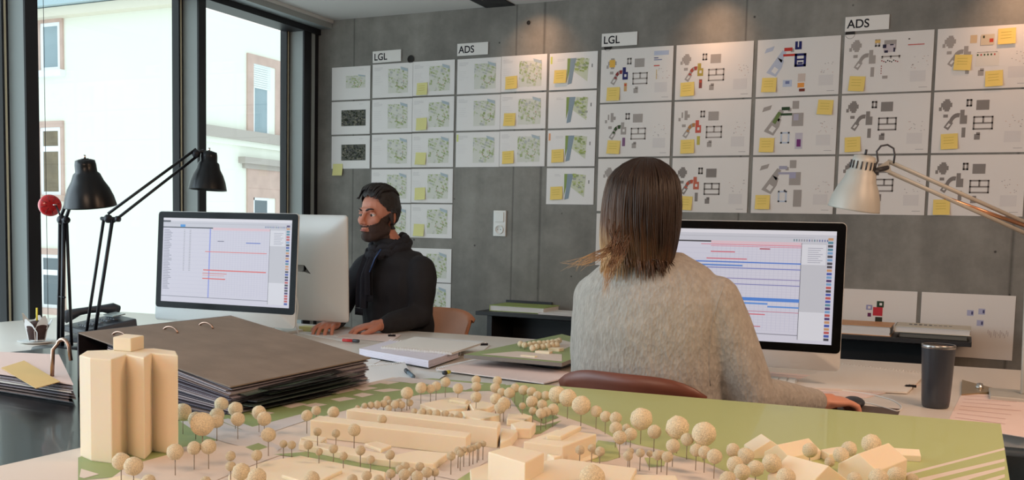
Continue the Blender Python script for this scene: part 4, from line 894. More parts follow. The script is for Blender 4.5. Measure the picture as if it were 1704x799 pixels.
# pale plots between the green strips at the far left
for (x, y, w, h, s_) in ((560, 652, 40, 7, 14), (604, 648, 30, 5, 10), (640, 638, 26, 4, 12), (520, 662, 42, 7, 12), (482, 676, 34, 7, 12), (566, 666, 34, 5, 10), (600, 659, 26, 5, 10), (640, 651, 40, 4, 12), (455, 664, 30, 6, 12), (430, 690, 30, 6, 12), (520, 676, 30, 5, 10), (690, 637, 40, 3.5, 10)):
    flat([(x-w/2, y-h*.2), (x+w/2-s_, y-h), (x+w/2+s_, y-h*.4), (x-w/2+s_*1.6, y+h*.55)], m_pale, .0011)
flat([(300, 702), (362, 700), (402, 716), (500, 690), (520, 697), (430, 727), (470, 745), (455, 757), (375, 737), (330, 722)], m_lil, .0012)
flat([(365, 700), (380, 697), (445, 720), (430, 727)], m_lil, .0016)
flat([(180, 800), (215, 775), (300, 752), (360, 741), (455, 745), (470, 757), (420, 775), (360, 800)], m_pale, .0014)
flat([(135, 781), (165, 790), (140, 797), (132, 795)], m_pale, .0012)
flat([(408, 745), (430, 738), (446, 745), (424, 752)], m_greend, .0018)
flat([(455, 757), (520, 752), (668, 782), (672, 789), (640, 788), (520, 765)], m_greend, .0018)
flat([(760, 796), (782, 783), (786, 799), (762, 806)], m_green, .0018)
flat([(700, 788), (790, 745), (830, 738), (842, 750), (800, 775), (760, 800)], m_pale, .0014)
flat([(640, 634), (665, 628), (805, 640), (775, 650), (720, 641)], m_lil, .002)
pr.build('printed_ground', base, weld=False, recalc=0)

def block(tops, h, label, extra=(), cat='foam block', group='foam blocks of the town model'):
    """tops: corners of the flat roof as seen; h: height over the board"""
    P_ = [atz(x, y, MZ+h) for x, y in tops]; b = MB(); b.prism([(p.x, p.y) for p in P_], MZ, MZ+h, m_foam)
    a = np.array(b.v); off = Vector(((a[:, 0].min()+a[:, 0].max())/2, (a[:, 1].min()+a[:, 1].max())/2, MZ))
    for e, h0, h1 in extra:
        Q_ = [atz(x, y, MZ+h1) for x, y in e]; b.prism([(p.x, p.y) for p in Q_], MZ+h0-.001, MZ+h1, m_foam)
    o = b.build('foam_building', label=label, cat=cat, group=group, bevel=.0016)
    return o
block([(516, 699), (531, 691.5), (784, 720), (776, 728)], .029, 'long narrow foam block nearest the front of the two parallel bars')
block([(576, 682), (590, 678), (833, 702), (828, 713)], .033, 'long narrow foam block at the back of the two parallel bars')
block([(500, 728), (521, 724), (544, 728), (541, 737), (602, 748), (655, 757), (696, 749), (746, 754), (722, 772), (663, 768), (602, 760), (521, 743), (497, 738)], .011, 'low stepped foam block in front of the long bars', [([(606, 738), (627, 734), (652, 741), (634, 748)], .011, .016), ([(500, 728), (521, 724), (544, 728), (535, 734)], .011, .014)])
block([(440, 768), (500, 758), (642, 785), (636, 812), (380, 830), (380, 790)], .010, 'wide flat foam slab at the bottom left of centre', [([(468, 790), (530, 775), (570, 782), (520, 806)], .01, .015)])
block([(812, 752), (850, 741), (906, 753), (874, 771)], .060, 'tall cubic foam block at the bottom centre')
block([(876, 771), (935, 763), (1060, 779), (1051, 797), (1030, 830), (876, 820)], .034, 'broad foam block right of the tall cube at the bottom edge')
block([(1052, 789), (1125, 791), (1135, 812), (1050, 812)], .03, 'flat foam block at the bottom edge, right of the broad one')
block([(871, 735), (927, 714.5), (993, 722), (937, 743)], .034, 'foam block with a raised roof slab, right of the long bars', [([(909, 724), (949, 707), (968, 709), (934, 726)], .034, .041)])
block([(905, 752), (925, 750), (940, 756), (922, 762)], .02, 'small foam block tucked below the raised slab block')
block([(699, 672), (750, 661), (784, 667), (775, 679), (735, 684)], .010, 'low foam block left in the upper middle of the model', [([(747, 665), (756, 661), (780, 665), (775, 669)], .01, .015)])
block([(780, 671), (803, 667.5), (826, 672), (812, 680), (788, 682)], .011, 'small low foam block right of centre at the top')
block([(688, 684), (735, 681), (786, 687), (800, 696), (770, 699), (705, 692)], .008, 'thin foam plate behind the long bars')
block([(768, 684), (797, 682), (834, 690), (800, 698), (775, 693)], .013, 'foam block right of the thin plate behind the long bars')
block([(846, 688), (872, 688), (886, 692), (872, 700), (843, 698)], .012, 'small foam block above the square one, right end of the bars')
block([(850, 705), (868, 700), (892, 703.5), (884, 713), (858, 713)], .018, 'square foam block at the right end of the long bars')
block([(834, 712), (862, 716), (850, 729), (832, 738)], .016, 'foam block joined to the right end of the back bar')
block([(960, 760), (985, 753), (996, 758), (968, 768)], .004, 'flat foam strip beside the small lawn')
block([(782, 781), (812, 770), (816, 799), (784, 815)], .010, 'low foam slab left of the tall cube')
block([(160, 800), (205, 790), (250, 800), (200, 820)], .008, 'low foam slab in front of the tower at the bottom edge')
block([(1365, 748), (1382, 745), (1418, 741), (1423, 750), (1380, 756)], .014, 'low foam block behind the gabled houses')
def gable(cx, cy, w, l, ang, he, hr, label):
    p = atz(cx, cy, MZ); b = MB(); hw, hl_ = w/2, l/2
    vs = [(-hl_, -hw, 0), (hl_, -hw, 0), (hl_, hw, 0), (-hl_, hw, 0), (-hl_, -hw, he), (hl_, -hw, he), (hl_, hw, he), (-hl_, hw, he), (-hl_, 0, hr), (hl_, 0, hr)]
    fs = [(0, 3, 2, 1), (0, 1, 5, 4), (2, 3, 7, 6), (1, 2, 6, 9, 5), (0, 4, 8, 7, 3), (4, 5, 9, 8), (6, 7, 8, 9)]
    b.add(vs, fs, m_foam, Matrix.Translation((p.x, p.y, MZ)) @ Matrix.Rotation(ang, 4, 'Z'))
    b.build('foam_house', label=label, cat='foam block', group='gabled foam houses of the town model', bevel=.0012)
def gable2(a, c, w, he, hr, label, over=.5):
    A_, C2 = atz(*a, MZ+hr), atz(*c, MZ+hr); m_ = (A_+C2)/2; d = C2-A_
    p = MB(); hw, hl_ = w/2, d.length/2
    vs = [(-hl_, -hw, 0), (hl_, -hw, 0), (hl_, hw, 0), (-hl_, hw, 0), (-hl_, -hw, he), (hl_, -hw, he), (hl_, hw, he), (-hl_, hw, he), (-hl_, 0, hr), (hl_, 0, hr)]
    p.add(vs, [(0, 3, 2, 1), (0, 1, 5, 4), (2, 3, 7, 6), (1, 2, 6, 9, 5), (0, 4, 8, 7, 3), (4, 5, 9, 8), (6, 7, 8, 9)], m_foam, Matrix.Translation((m_.x, m_.y, MZ)) @ Matrix.Rotation(math.atan2(d.y, d.x), 4, 'Z'))
    p.build('foam_house', label=label, cat='foam block', group='gabled foam houses of the town model', bevel=.0012)
gable2((1428, 755), (1479, 737), .058, .026, .046, 'gabled foam house at the right, its gable facing left')
gable2((1311, 757), (1379, 775), .080, .020, .044, 'wide gabled foam house at the bottom, between tree clusters')
gable(1273, 758, .055, .05, math.radians(-62), .012, .030, 'gabled foam house with pointed gable, leftmost of the houses')
gable2((1293, 740), (1346, 729), .046, .014, .030, 'gabled foam house behind the wide one')
gable(1507, 765, .026, .04, math.radians(15), .010, .018, 'tiny foam annex right of the rightmost gabled house')

# tower
tp = [(134, 760), (152, 768), (187, 772.5), (212, 757), (241, 766), (254, 752), (297, 758)]
T_ = [atz(x, y, MZ) for x, y in tp]
print('tower', [tuple(round(c, 3) for c in p) for p in T_])
HT = .152
fr = [(p.x, p.y) for p in T_]
c0 = Vector((T_[2].x, T_[2].y)); 
back = [tuple(atz(293, 745, MZ).xy), tuple(atz(258, 738, MZ).xy), tuple(atz(146, 747, MZ).xy)]
tw = empty('foam_tower', (-1.06, 1.06, MZ), label='tall cream foam tower with stepped sides and a small cube on its roof', cat='foam block'); o3 = Vector(tw.location)
b = MB(); b.prism([(x-o3.x, y-o3.y) for x, y in fr+back], 0, HT, m_foam); b.build('shaft', tw, bevel=.002)
q = [atz(x, y, MZ+HT) for x, y in ((188, 583.5), (218, 586), (240, 580.5), (209, 577.5))]
b = MB(); b.prism([(p.x-o3.x, p.y-o3.y) for p in q], HT, HT+.021, m_foam); b.build('roof_cube', tw, bevel=.0015)

# trees
def ballmesh(seed, sub=3):
    bm = bmesh.new(); bmesh.ops.create_icosphere(bm, subdivisions=sub, radius=1)
    for v in bm.verts:
        n = noise.noise(v.co*6+Vector((seed*9, 0, 0)))*.07+noise.noise(v.co*14+Vector((seed*5, 3, 0)))*.05
        v.co *= 1+n
    for f in bm.faces: f.smooth = True
    me = bpy.data.meshes.new('crown'); bm.to_mesh(me); bm.free(); me.materials.append(m_ball); return me
crowns = [ballmesh(i) for i in range(4)]
def stem(): 
    b = MB(); b.tube([(0, 0, 0), (0, 0, 1)], .055, m_wire, 6); return b.mesh('trunk')
st = stem()
for p in st.polygons: p.use_smooth = True
Z5 = lambda L: [(130+x/3.963, 600+y/3.963, r/3.963) for x, y, r in L]
Z6 = lambda L: [(500+x/4.2275, 610+y/4.2275, r/4.2275) for x, y, r in L]
Z7 = lambda L: [(850+x/4.26, 620+y/4.26, r/4.26) for x, y, r in L]
Z8 = lambda L: [(1200+x/3.381, 620+y/3.381, r/3.381) for x, y, r in L]
groups = {
 ('clump behind the foam tower', 'foam ball tree in the clump between the foam tower and the brown binder'): Z5([(690,340,58),(945,287,45),(1037,320,48),(915,360,48),(775,385,48),(915,400,45),(1053,387,46),(1193,343,46),(1228,385,47),(1255,490,48)]),
 ('big ball', 'largest foam ball tree of the clump right of the foam tower'): Z5([(820,420,78)]),
 ('front of tower', 'foam ball tree standing in front of the foam tower or just right of it'): Z5([(640,603,54),(765,577,45),(860,568,50),(283,665,57),(365,697,62),(465,795,45)]),
 ('bottom left', 'foam ball tree in the scattered group at the bottom, left of the flat slab'): Z5([(1005,630,33),(1005,697,33),(1178,625,36),(1075,733,57),(1180,770,60),(840,798,35)]),
 ('left end of bars', 'foam ball tree off the left end of the long foam bars'): Z6([(45,345,40),(110,310,34),(232,322,42)]),
 ('before bars', 'foam ball tree standing right before the nearer long foam bar'): Z6([(120,460,30),(250,470,29),(378,447,45),(575,372,33)]),
 ('row before stepped', 'small foam ball tree in the row before the low stepped block'): Z6([(-62,552,30),(55,552,33),(130,600,27),(232,580,32),(302,630,30),(422,590,35),(493,655,30),(630,622,34),(-120,545,28)]),
 ('far edge', 'foam ball tree along the far edge behind the upper middle blocks'): Z6([(750,187,44),(848,150,40),(915,157,32),(955,138,34),(1020,110,35),(1108,155,37),(1235,95,33),(1238,143,35),(1236,215,38),(1385,100,33)]),
 ('upper clump', 'foam ball tree in the thick clump left of the green field'): Z6([(1370,150,36),(1415,180,30),(1375,228,42),(1470,185,38),(1430,262,46),(1405,290,42)])+Z7([(30,110,33),(0,150,30),(90,125,36),(147,137,35),(190,165,33),(248,165,35),(150,207,43),(82,237,25),(155,272,28),(223,228,36),(215,290,38),(250,280,36),(300,262,42)]),
 ('bushes', 'small foam ball tree in the bushy row behind the long bars'): Z6([(400,290,18),(450,278,22),(495,272,25),(540,268,28),(585,262,28),(608,232,26),(628,258,24),(620,295,24),(665,268,30),(692,250,24),(712,270,27),(768,255,26),(800,315,22),(855,320,28),(905,325,25),(957,332,30),(1020,335,28),(1060,350,22),(1115,345,28),(1090,360,18)]),
 ('street', 'small foam ball tree in the street row leading up to the end of the bars'): Z6([(1060,630,32),(1110,592,28),(1125,612,26),(1150,588,24),(1190,580,26),(1215,572,24),(1245,560,24),(1255,550,20),(1285,545,22)]),
 ('centre clump', 'foam ball tree in the clump at the bottom edge left of the tall cube'): Z6([(735,705,34),(700,725,32),(780,740,30),(840,705,32),(730,760,40),(820,775,42),(890,745,38),(945,745,30),(635,755,34),(465,770,37),(550,795,34),(365,795,38),(80,790,54)]),
 ('three large', "one of three large foam ball trees in a row below the woman's chair"): Z7([(330,158,62),(405,180,64),(500,232,68)]),
 ('field row small', 'foam ball tree in the row along the lower edge of the green field'): Z7([(607,275,42),(672,312,40),(745,323,44),(745,395,46),(820,395,32),(773,460,49),(850,437,46),(1018,420,50),(1250,475,46),(1150,520,50),(1315,550,46),(1375,565,46),(1445,595,54)]),
 ('field big', 'one of three largest foam ball trees along the green field'): Z7([(925,330,80),(1182,390,83),(1370,435,86)]),
 ('square', 'small foam ball tree on the pale square in the middle right'): Z7([(1110,598,40),(1040,587,36),(1070,580,30),(985,575,24),(918,570,32),(832,590,35),(845,560,28),(490,550,34),(575,537,30),(632,560,35)]),
 ('lone bottom', 'foam ball tree cut by the bottom edge right of the tall cube'): Z7([(575,745,92)]),
 ('house clump', 'foam ball tree in the clump left of the gabled houses'): Z7([(1575,550,49),(1655,580,46),(1590,650,58),(1640,705,58),(1550,745,44)])+Z8([(195,540,47),(285,510,54),(35,600,44),(142,470,44)]),
 ('among houses', 'foam ball tree among the gabled houses'): Z8([(500,437,42),(675,465,44),(720,430,43),(845,400,54),(365,590,54),(985,580,50),(885,595,54),(750,600,40),(610,505,28),(1075,602,34)]),
}
k = 0
for (gname, lab), L in groups.items():
    for (px, py, rp) in L:
        t = 1.8
        for _ in range(6):
            rad = rp*t/F_PX; h = rad*1.25+.020
            if gname in ('bushes',): h = rad*1.1+.006
            if gname == 'before bars': h = rad+.026
            p = atz(px, py, MZ+h); t = (p-CAM).dot(fwd)
        root = empty('foam_ball_tree', (p.x, p.y, MZ+.0012), random.uniform(0, 6), lab, 'model tree', 'foam ball trees: '+gname if len(L) > 1 else None)
        c = bpy.data.objects.new('crown', crowns[k % 4]); COL.objects.link(c); c.parent = root; c.location = (0, 0, h-.0012); c.scale = (rad,)*3
        s_ = bpy.data.objects.new('trunk', st); COL.objects.link(s_); s_.parent = root; s_.scale = (.013, .013, h-.0012-rad*.6)
        k += 1
print('trees', k)

# ------------------------------------------------------------------ second small model and papers on the desks
def ppoly(name, px, z, t, m, label, cat, group=None, extra=None, keep=None):
    P_ = [atz(x, y, z) for x, y in px]; b = MB(); b.prism([(p.x, p.y) for p in P_], z-t, z, m)
    if extra: extra(b)
    return b.build(name, label=label, cat=cat, group=group, weld=True)
sm = empty('small_site_model', (-1.12, 2.95, DZ), label='small green site model board on a thick base, left of the woman', cat='model board'); o4 = Vector(sm.location)
z4 = .785; q4 = [atz(x, y, z4) for x, y in ((772, 590), (935, 604), (1010, 575), (935, 556))]
b = MB(); b.prism([(p.x-o4.x, p.y-o4.y) for p in q4], z4-DZ-.012, z4-DZ, mat('grey_board', S(120, 112, 104), .6), top=m_greend); b.build('board', sm)
b = MB(); cxx = sum(p.x for p in q4)/4-o4.x; cyy = sum(p.y for p in q4)/4-o4.y; b.box((cxx, cyy, (z4-DZ-.012)/2), (.20, .3, z4-DZ-.012), m_dark); b.build('riser', sm)
R = random.Random(12)
b = MB()
for q in ([(800, 590), (860, 585), (935, 590), (935, 602)], [(880, 572), (935, 566), (960, 572), (935, 583)]): b.poly([tuple(Vector((*(atz(x, y, z4)-o4).xy, z4-DZ+.0006))) for x, y in q], m_pale)
b.build('printed_ground', sm, weld=False, recalc=0)
for (x, y, w, l, h) in ((905, 588, .05, .03, .008), (925, 584, .04, .04, .010), (880, 594, .05, .02, .005)):
    p = atz(x, y, z4); b = MB(); b.box((0, 0, h/2), (w, l, h), m_foam, Matrix.Translation((p.x, p.y, z4))); b.build('foam_building', label='low cream foam block on the small site model', cat='foam block', group='foam blocks of the small site model', bevel=.001)
for (x, y) in ((866, 577), (873, 579), (882, 578), (889, 577), (897, 576), (905, 576), (912, 575), (919, 574), (926, 573), (903, 582), (911, 580), (919, 579), (926, 579), (930, 571), (893, 582), (886, 584)):
    p = atz(x, y+3, z4); root = empty('foam_ball_tree', (p.x, p.y, z4), 0, 'tiny foam ball tree on the small site model', 'model tree', 'tiny trees of the small site model')
    c = bpy.data.objects.new('crown', crowns[0]); COL.objects.link(c); c.parent = root; c.scale = (.0105,)*3; c.location = (0, 0, .015)
    s_ = bpy.data.objects.new('trunk', st); COL.objects.link(s_); s_.parent = root; s_.scale = (.015, .015, .01)

m_pink = mat('pinkish_print', S(236, 214, 206), .7); m_lilac = mat('lilac_print', S(222, 216, 226), .7)
def printed(name, px, z, t, m, label, cat, lines=0, seed=1, lc=(196, 180, 190), group=None):
    P_ = [atz(x, y, z) for x, y in px]; b = MB(); b.prism([(p.x, p.y) for p in P_], z-t, z, m)
    for k in range(lines):
        f = (k+.7)/(lines+.4); p0 = P_[0].lerp(P_[3], f); p1 = P_[1].lerp(P_[2], f); a_ = p0.lerp(p1, .06); c_ = p0.lerp(p1, .5+.44*random.random()); d = (P_[3]-P_[0])*.012
        z_ = Vector((0, 0, .0004)); b.add([tuple(a_+z_), tuple(c_+z_), tuple(c_+d+z_), tuple(a_+d+z_)], [(0, 1, 2, 3)], ink(*lc))
    return b.build(name, label=label, cat=cat, group=group, weld=False)
# sheets: corners in order left-near, right-near, right-far, left-far
printed('paper_sheet', [(480, 552), (575, 568), (625, 552), (520, 544)], DZ+.0015, .0012, m_paper, 'white papers under the silver back of the second computer', 'paper', 5)
printed('paper_sheet', [(560, 561), (650, 569), (668, 557), (590, 552)], DZ+.0030, .0012, m_pink, "papers in front of the bearded man's hand", 'paper', 4)
printed('paper_sheet', [(655, 573), (780, 582), (806, 568), (690, 560)], DZ+.0015, .0012, m_paper, 'white sheet on the middle of the left desk behind the spiral books', 'paper', 5)
printed('paper_sheet', [(645, 580), (795, 592), (815, 574), (668, 565)], DZ+.0030, .0012, m_paper2, 'printed sheet with green picture under a clip, beside the small site model', 'paper', 6, lc=(170, 190, 120))
printed('paper_sheet', [(500, 601), (600, 618), (640, 596), (545, 582)], DZ+.0015, .0012, m_paper, 'white sheet mostly under the brown binder cover', 'paper', 3)
printed('paper_sheet', [(560, 635), (690, 655), (745, 622), (615, 608)], DZ+.0045, .0012, m_paper, 'white sheet below the open spiral notebook beside the binder', 'paper', 4)
printed('paper_sheet', [(1145, 640), (1440, 662), (1530, 640), (1275, 618)], DZ+.0018, .0014, m_pink, "pinkish plan sheet on the woman's desk under the right computer", 'paper', 5)
printed('paper_sheet', [(1575, 706), (1720, 730), (1730, 660), (1600, 655)], DZ+.0018, .0014, m_pink, 'pale pink sheet on the desk right of the tumbler', 'paper', 8, lc=(214, 180, 176))
# stack of spiral bound books
def spiral(b, p0, p1, z, r=.006, n=26):
    d = (p1-p0); u = d.normalized(); s_ = Vector((-u.y, u.x, 0))
    for k in range(n):
        c = p0+d*(k+.5)/n; b.tube([c+s_*r*math.cos(a)+Vector((0, 0, z+r*math.sin(a)*.9)) for a in [i*2*PI/8 for i in range(8)]], .0011, m_paper, 5, closed=True)
def notebook(px, z, t, label, m=m_paper, cover=None, spir=(3, 2), name='spiral_notebook'):
    P_ = [atz(x, y, z+t) for x, y in px]; c = sum(P_, Vector())/4
    r = empty(name, (c.x, c.y, z), 0, label, 'notebook'); c = Vector((c.x, c.y, 0)); q = [Vector((p.x, p.y, 0))-c for p in P_]
    b = MB(); b.prism([(p.x, p.y) for p in q], .0, .0015, cover or m_dark); b.build('cover', r)
    b = MB(); n = max(2, int(t/.003))
    for k in range(n):
        j = random.uniform(-.0015, .0015); b.prism([(p.x+j, p.y-j) for p in q], .0015+(t-.0015)*k/n, .0015+(t-.0015)*(k+.9)/n, m)
    b.build('page_block', r)
    b = MB(); spiral(b, q[spir[0]], q[spir[1]], t*.6, max(.006, t*.7)); b.build('wire_spiral', r); return r
notebook([(598, 580), (713, 600), (763, 584), (650, 566)], DZ+.0046, .024, 'thick spiral bound report, bottom of the pile in the desk middle', m_lilac, m_dark)
notebook([(634, 577), (752, 587), (800, 571), (690, 561)], DZ+.0290, .007, 'thin spiral bound booklet, topmost of the pile in the desk middle', m_paper2, m_paper, (0, 1))
notebook([(575, 641), (690, 631), (674, 604), (596, 611)], DZ+.0060, .004, 'open spiral notebook with blank white page, right of the brown binder', m_paper, m_paper, (3, 2))
notebook([(727, 614), (905, 637), (965, 622), (806, 596)], DZ+.0062, .004, 'large pinkish spiral bound print under the small site model', m_pink, m_paper, (0, 3), 'plan_pad')
def pen(px0, px1, z, m, label, name='pen', r=.0045, cat='pen'):
    a, c = atz(*px0, z+r), atz(*px1, z+r); rt = empty(name, ((a.x+c.x)/2, (a.y+c.y)/2, z), 0, label, cat); o = Vector(rt.location); a, c = a-o, c-o; d = c-a
    MB().tube([a, a+d*.02, a+d*.62], [r*.7, r, r], m, 12).build('barrel', rt); MB().tube([a+d*.63, a+d*.96, c], [r*1.12, r*1.1, r*.5], m_dark, 12).build('cap', rt)
pen((688, 627), (675, 616), DZ+.0105, mat('slate_blue_plastic', S(96, 116, 128), .3), 'short slate blue marker lying on the white notebook page', 'marker', .006)
pen((748, 619), (738, 621), DZ+.004, mat('fluorescent_yellow', S(232, 220, 90), .4), 'yellow highlighter stub on the sheets, left of the pinkish print', 'highlighter', .006)
pen((570, 566), (598, 568), DZ+.004, mat('red_lacquer', S(190, 40, 40), .3), "dark marker with a red end on papers before the man's hand", 'marker', .006)
# bulldog clip
def clip(px, z, rz, label):
    p = atz(*px, z); r = empty('bulldog_clip', (p.x, p.y, z), rz, label, 'clip')
    b = MB(); b.add([(-.015, 0, 0), (.015, 0, 0), (.015, .014, .001), (-.015, .014, .001), (-.015, 0, .008), (.015, 0, .008), (.015, .014, .003), (-.015, .014, .003)], [(0, 3, 2, 1), (4, 5, 6, 7), (0, 1, 5, 4), (1, 2, 6, 5), (2, 3, 7, 6), (3, 0, 4, 7)], m_blackm); b.build('jaw', r)
    b = MB(); b.tube([(-.006, .002, .008), (-.004, -.014, .011), (.004, -.014, .011), (.006, .002, .008)], .001, m_chrome, 6); b.build('wire_handle', r)
clip((652, 560), DZ+.0035, .6, 'small black clip on the papers beside the bearded man')
clip((806, 575), DZ+.0035, .9, 'small black clip on the sheet behind the small site model')
clip((1516, 645), DZ+.006, .3, 'black clip on the pad left of the tumbler')
# clip pad left of the tumbler
notebook([(1300, 642), (1510, 652), (1540, 622), (1400, 606)], DZ+.002, .006, 'spiral pad with printed picture between right computer and tumbler', m_paper2, mat('board_edge', S(206, 196, 182), .6), (3, 2), 'plan_pad')
# keyboard, mouse, cable
p = atz(1308, 634, DZ); kb = empty('keyboard', (p.x-.17, p.y-.10, DZ), math.radians(6), 'slim white keyboard behind the woman, before the right computer', 'keyboard')
MB().box((0, 0, .006), (.43, .115, .012), m_alu_l).build('body', kb, bevel=.002)
b = MB()
for i in range(17):
    for j in range(5): b.box((-.2+.025*i, -.042+.021*j, .0135), (.020, .017, .004), m_pl)
b.build('keys', kb)
pts = [atz(x, y, DZ+.002) for x, y in ((1425, 668), (1450, 672), (1478, 680), (1494, 684), (1500, 676), (1480, 664), (1440, 655), (1400, 650), (1340, 645))]
sm_pts = []
for i in range(len(pts)-1):
    for f in range(5):
        p0, p1, p2, p3 = pts[max(i-1, 0)], pts[i], pts[i+1], pts[min(i+2, len(pts)-1)]; t = f/5
        sm_pts.append(.5*((2*p1)+(p2-p0)*t+(2*p0-5*p1+4*p2-p3)*t*t+(3*p1-p0-3*p2+p3)*t**3))
MB().tube(sm_pts, .0018, m_pl, 8).build('mouse_cable', label="white mouse cable looping on the desk beside the woman's hand", cat='cable')
p = atz(1420, 678, DZ); ms = empty('computer_mouse', (p.x, p.y, DZ), math.radians(10), "dark mouse under the woman's right hand", 'mouse')
MB().ball((0, 0, .014), (.028, .048, .014), m_dark, 20).build('shell', ms)
b = MB(); b.prism([(-.10, -.085), (.12, -.085), (.12, .085), (-.10, .085)], 0, .0012, mat('mouse_mat_brown', S(88, 76, 70), .8)); mm = b.build('mouse_mat', label="thin brown mouse mat under the woman's mouse", cat='mouse mat'); p2 = atz(1440, 683, DZ); mm.location = (p2.x-.03, p2.y-.02, DZ+.0002)
# tumbler
p = atz(1556, 679, DZ); tu = empty('tumbler', (p.x, p.y+.01, DZ), 0, 'dark grey insulated tumbler standing on the right desk', 'cup')
m_tum = mat('charcoal_tumbler', S(54, 58, 66), .38, .1, coat=.2)
MB().lathe([(.001, 0), (.029, 0), (.033, .004), (.035, .02), (.0395, .12), (.0415, .160), (.0415, .166), (.0395, .168), (.038, .160), (.001, .158)], m_tum, 48).build('body', tu, weld=False)
MB().lathe([(.0418, .158), (.0422, .160), (.0422, .165), (.0410, .1672), (.0395, .1675), (.0385, .1660)], mat('steel_rim', S(180, 176, 172), .25, .9), 48).build('rim', tu, weld=False)
MB().lathe([(.0385, .162), (.036, .1625), (.020, .160), (.001, .160)], mat('translucent_lid', S(150, 130, 110), .2, coat=.5), 40).build('lid', tu, weld=False)
# desk clamp plate by the silver lamp
pl_ = [atz(x, y, DZ+.006) for x, y in ((1600, 656), (1650, 652), (1654, 646), (1601, 632))]
ct = empty('clamp_plate', (pl_[0].x+.05, pl_[0].y+.06, DZ), 0, 'brass coloured wedge plate with bolt, left of the silver lamp foot', 'bracket'); o5 = Vector(ct.location)
b = MB(); b.prism([(p.x-o5.x, p.y-o5.y) for p in pl_], .0, .006, mat('dull_brass', S(170, 150, 118), .35, .6)); b.build('plate', ct)
q = atz(1630, 645, DZ+.008)-o5; b = MB(); b.lathe([(.001, .022), (.008, .020), (.010, .010), (.012, .006), (.001, .006)], m_chrome, 20, Matrix.Translation((q.x, q.y, 0))); b.build('bolt', ct, weld=False)
MB().box((0, 0, .015), (.05, .03, .03), m_notel, Matrix.Translation((*atz(518, 556, DZ).xy, DZ+.0035)) @ Matrix.Rotation(.1, 4, 'Z')).build('note_block', label='pale yellow note block behind the brown binder, under the silver back computer', cat='note block') if 0 else None
p = atz(522, 552, DZ); nb = empty('note_block', (p.x, p.y, DZ+.0016), .12, 'pale yellow note block below the silver back of the second computer', 'note block')
b = MB()
for k in range(9): b.box((random.uniform(-.001, .001), 0, .001+.0022*k), (.11, .05, .0020), m_notel)
b.build('leaves', nb)

#PART4
# ------------------------------------------------------------------ people
class Flesh:
    """closed shapes that are fused into one continuous skin"""
    def __init__(s): s.b = MB(); s.m = mat('tmp', (1, 1, 1, 1))
    def cap(s, p0, r0, p1, r1):
        s.b.ball(tuple(p0), r0, s.m, 14); s.b.ball(tuple(p1), r1, s.m, 14); s.b.tube([Vector(p0), Vector(p1)], [r0, r1], s.m, 16); return s
    def chain(s, pr):
        for (p0, r0), (p1, r1) in zip(pr[:-1], pr[1:]): s.cap(p0, r0, p1, r1)
        return s
    def ell(s, c, r, M=None): s.b.ball(tuple(c), r, s.m, 20, M); return s
    def loft(s, rings, n=24):
        vs = []
        for c, a, d in rings: vs += [tuple(Vector(c)+Vector(a)*math.cos(2*PI*j/n)+Vector(d)*math.sin(2*PI*j/n)) for j in range(n)]
        k = len(rings); fs = [(i*n+j, i*n+(j+1) % n, (i+1)*n+(j+1) % n, (i+1)*n+j) for i in range(k-1) for j in range(n)]+[tuple(range(n))[::-1], tuple((k-1)*n+j for j in range(n))]
        s.b.add(vs, fs, s.m); return s
    def fuse(s, voxel, smooth=3):
        me = s.b.mesh('t'); o = bpy.data.objects.new('t', me); COL.objects.link(o)
        b = bmesh.new(); b.from_mesh(me); bmesh.ops.remove_doubles(b, verts=b.verts, dist=1e-6); bmesh.ops.recalc_face_normals(b, faces=b.faces); b.to_mesh(me); b.free()
        r = o.modifiers.new('r', 'REMESH'); r.mode = 'VOXEL'; r.voxel_size = voxel
        q = o.modifiers.new('s', 'SMOOTH'); q.factor = .5; q.iterations = smooth
        dg = bpy.context.evaluated_depsgraph_get(); dg.update(); out = bpy.data.meshes.new_from_object(o.evaluated_get(dg)); bpy.data.objects.remove(o)
        out.materials.clear(); 
        for p in out.polygons: p.use_smooth = True
        return out
def hand(fl, wrist, direction, back, side, curl=.5, spread=.10, sc=1.0):
    """back: normal of the hand's back; side=+1 thumb on cross(direction, back) side"""
    d = Vector(direction).normalized(); n = Vector(back); n = (n-d*n.dot(d)).normalized(); s_ = d.cross(n)*side; W = Vector(wrist)
    M = basis(W+d*.045*sc, s_, d, n)
    fl.ell((0, 0, 0), (.038*sc, .050*sc, .015*sc), M); fl.cap(W, .022*sc, W+d*.03*sc, .022*sc)
    for i, (off, L) in enumerate(((.027, .070), (.009, .080), (-.010, .074), (-.028, .058))):
        p = W+d*(.082-.004*abs(i-1.2))*sc+s_*off*sc; a = curl*.35; u = (d+s_*spread*(1.2-i)).normalized(); r = .0088*sc; pr = [(W+d*.05*sc+s_*off*.8*sc, .010*sc), (p, r*1.05)]
        for seg, fr_ in enumerate((.45, .31, .24)):
            v = u*math.cos(a)-n*math.sin(a); p = p+v*L*fr_*sc; r *= .92; pr.append((p, r)); a += curl*.75
        fl.chain(pr)
    tb_ = W+d*.018*sc+s_*.024*sc; t1 = tb_+(s_*.55+d*.75-n*.25).normalized()*.034*sc; t2 = t1+(s_*.25+d*.9-n*.3*curl).normalized()*.028*sc; t3 = t2+(d*.95-s_*.05-n*.35*curl).normalized()*.022*sc
    fl.chain([(tb_, .014*sc), (t1, .0115*sc), (t2, .010*sc), (t3, .0085*sc)])
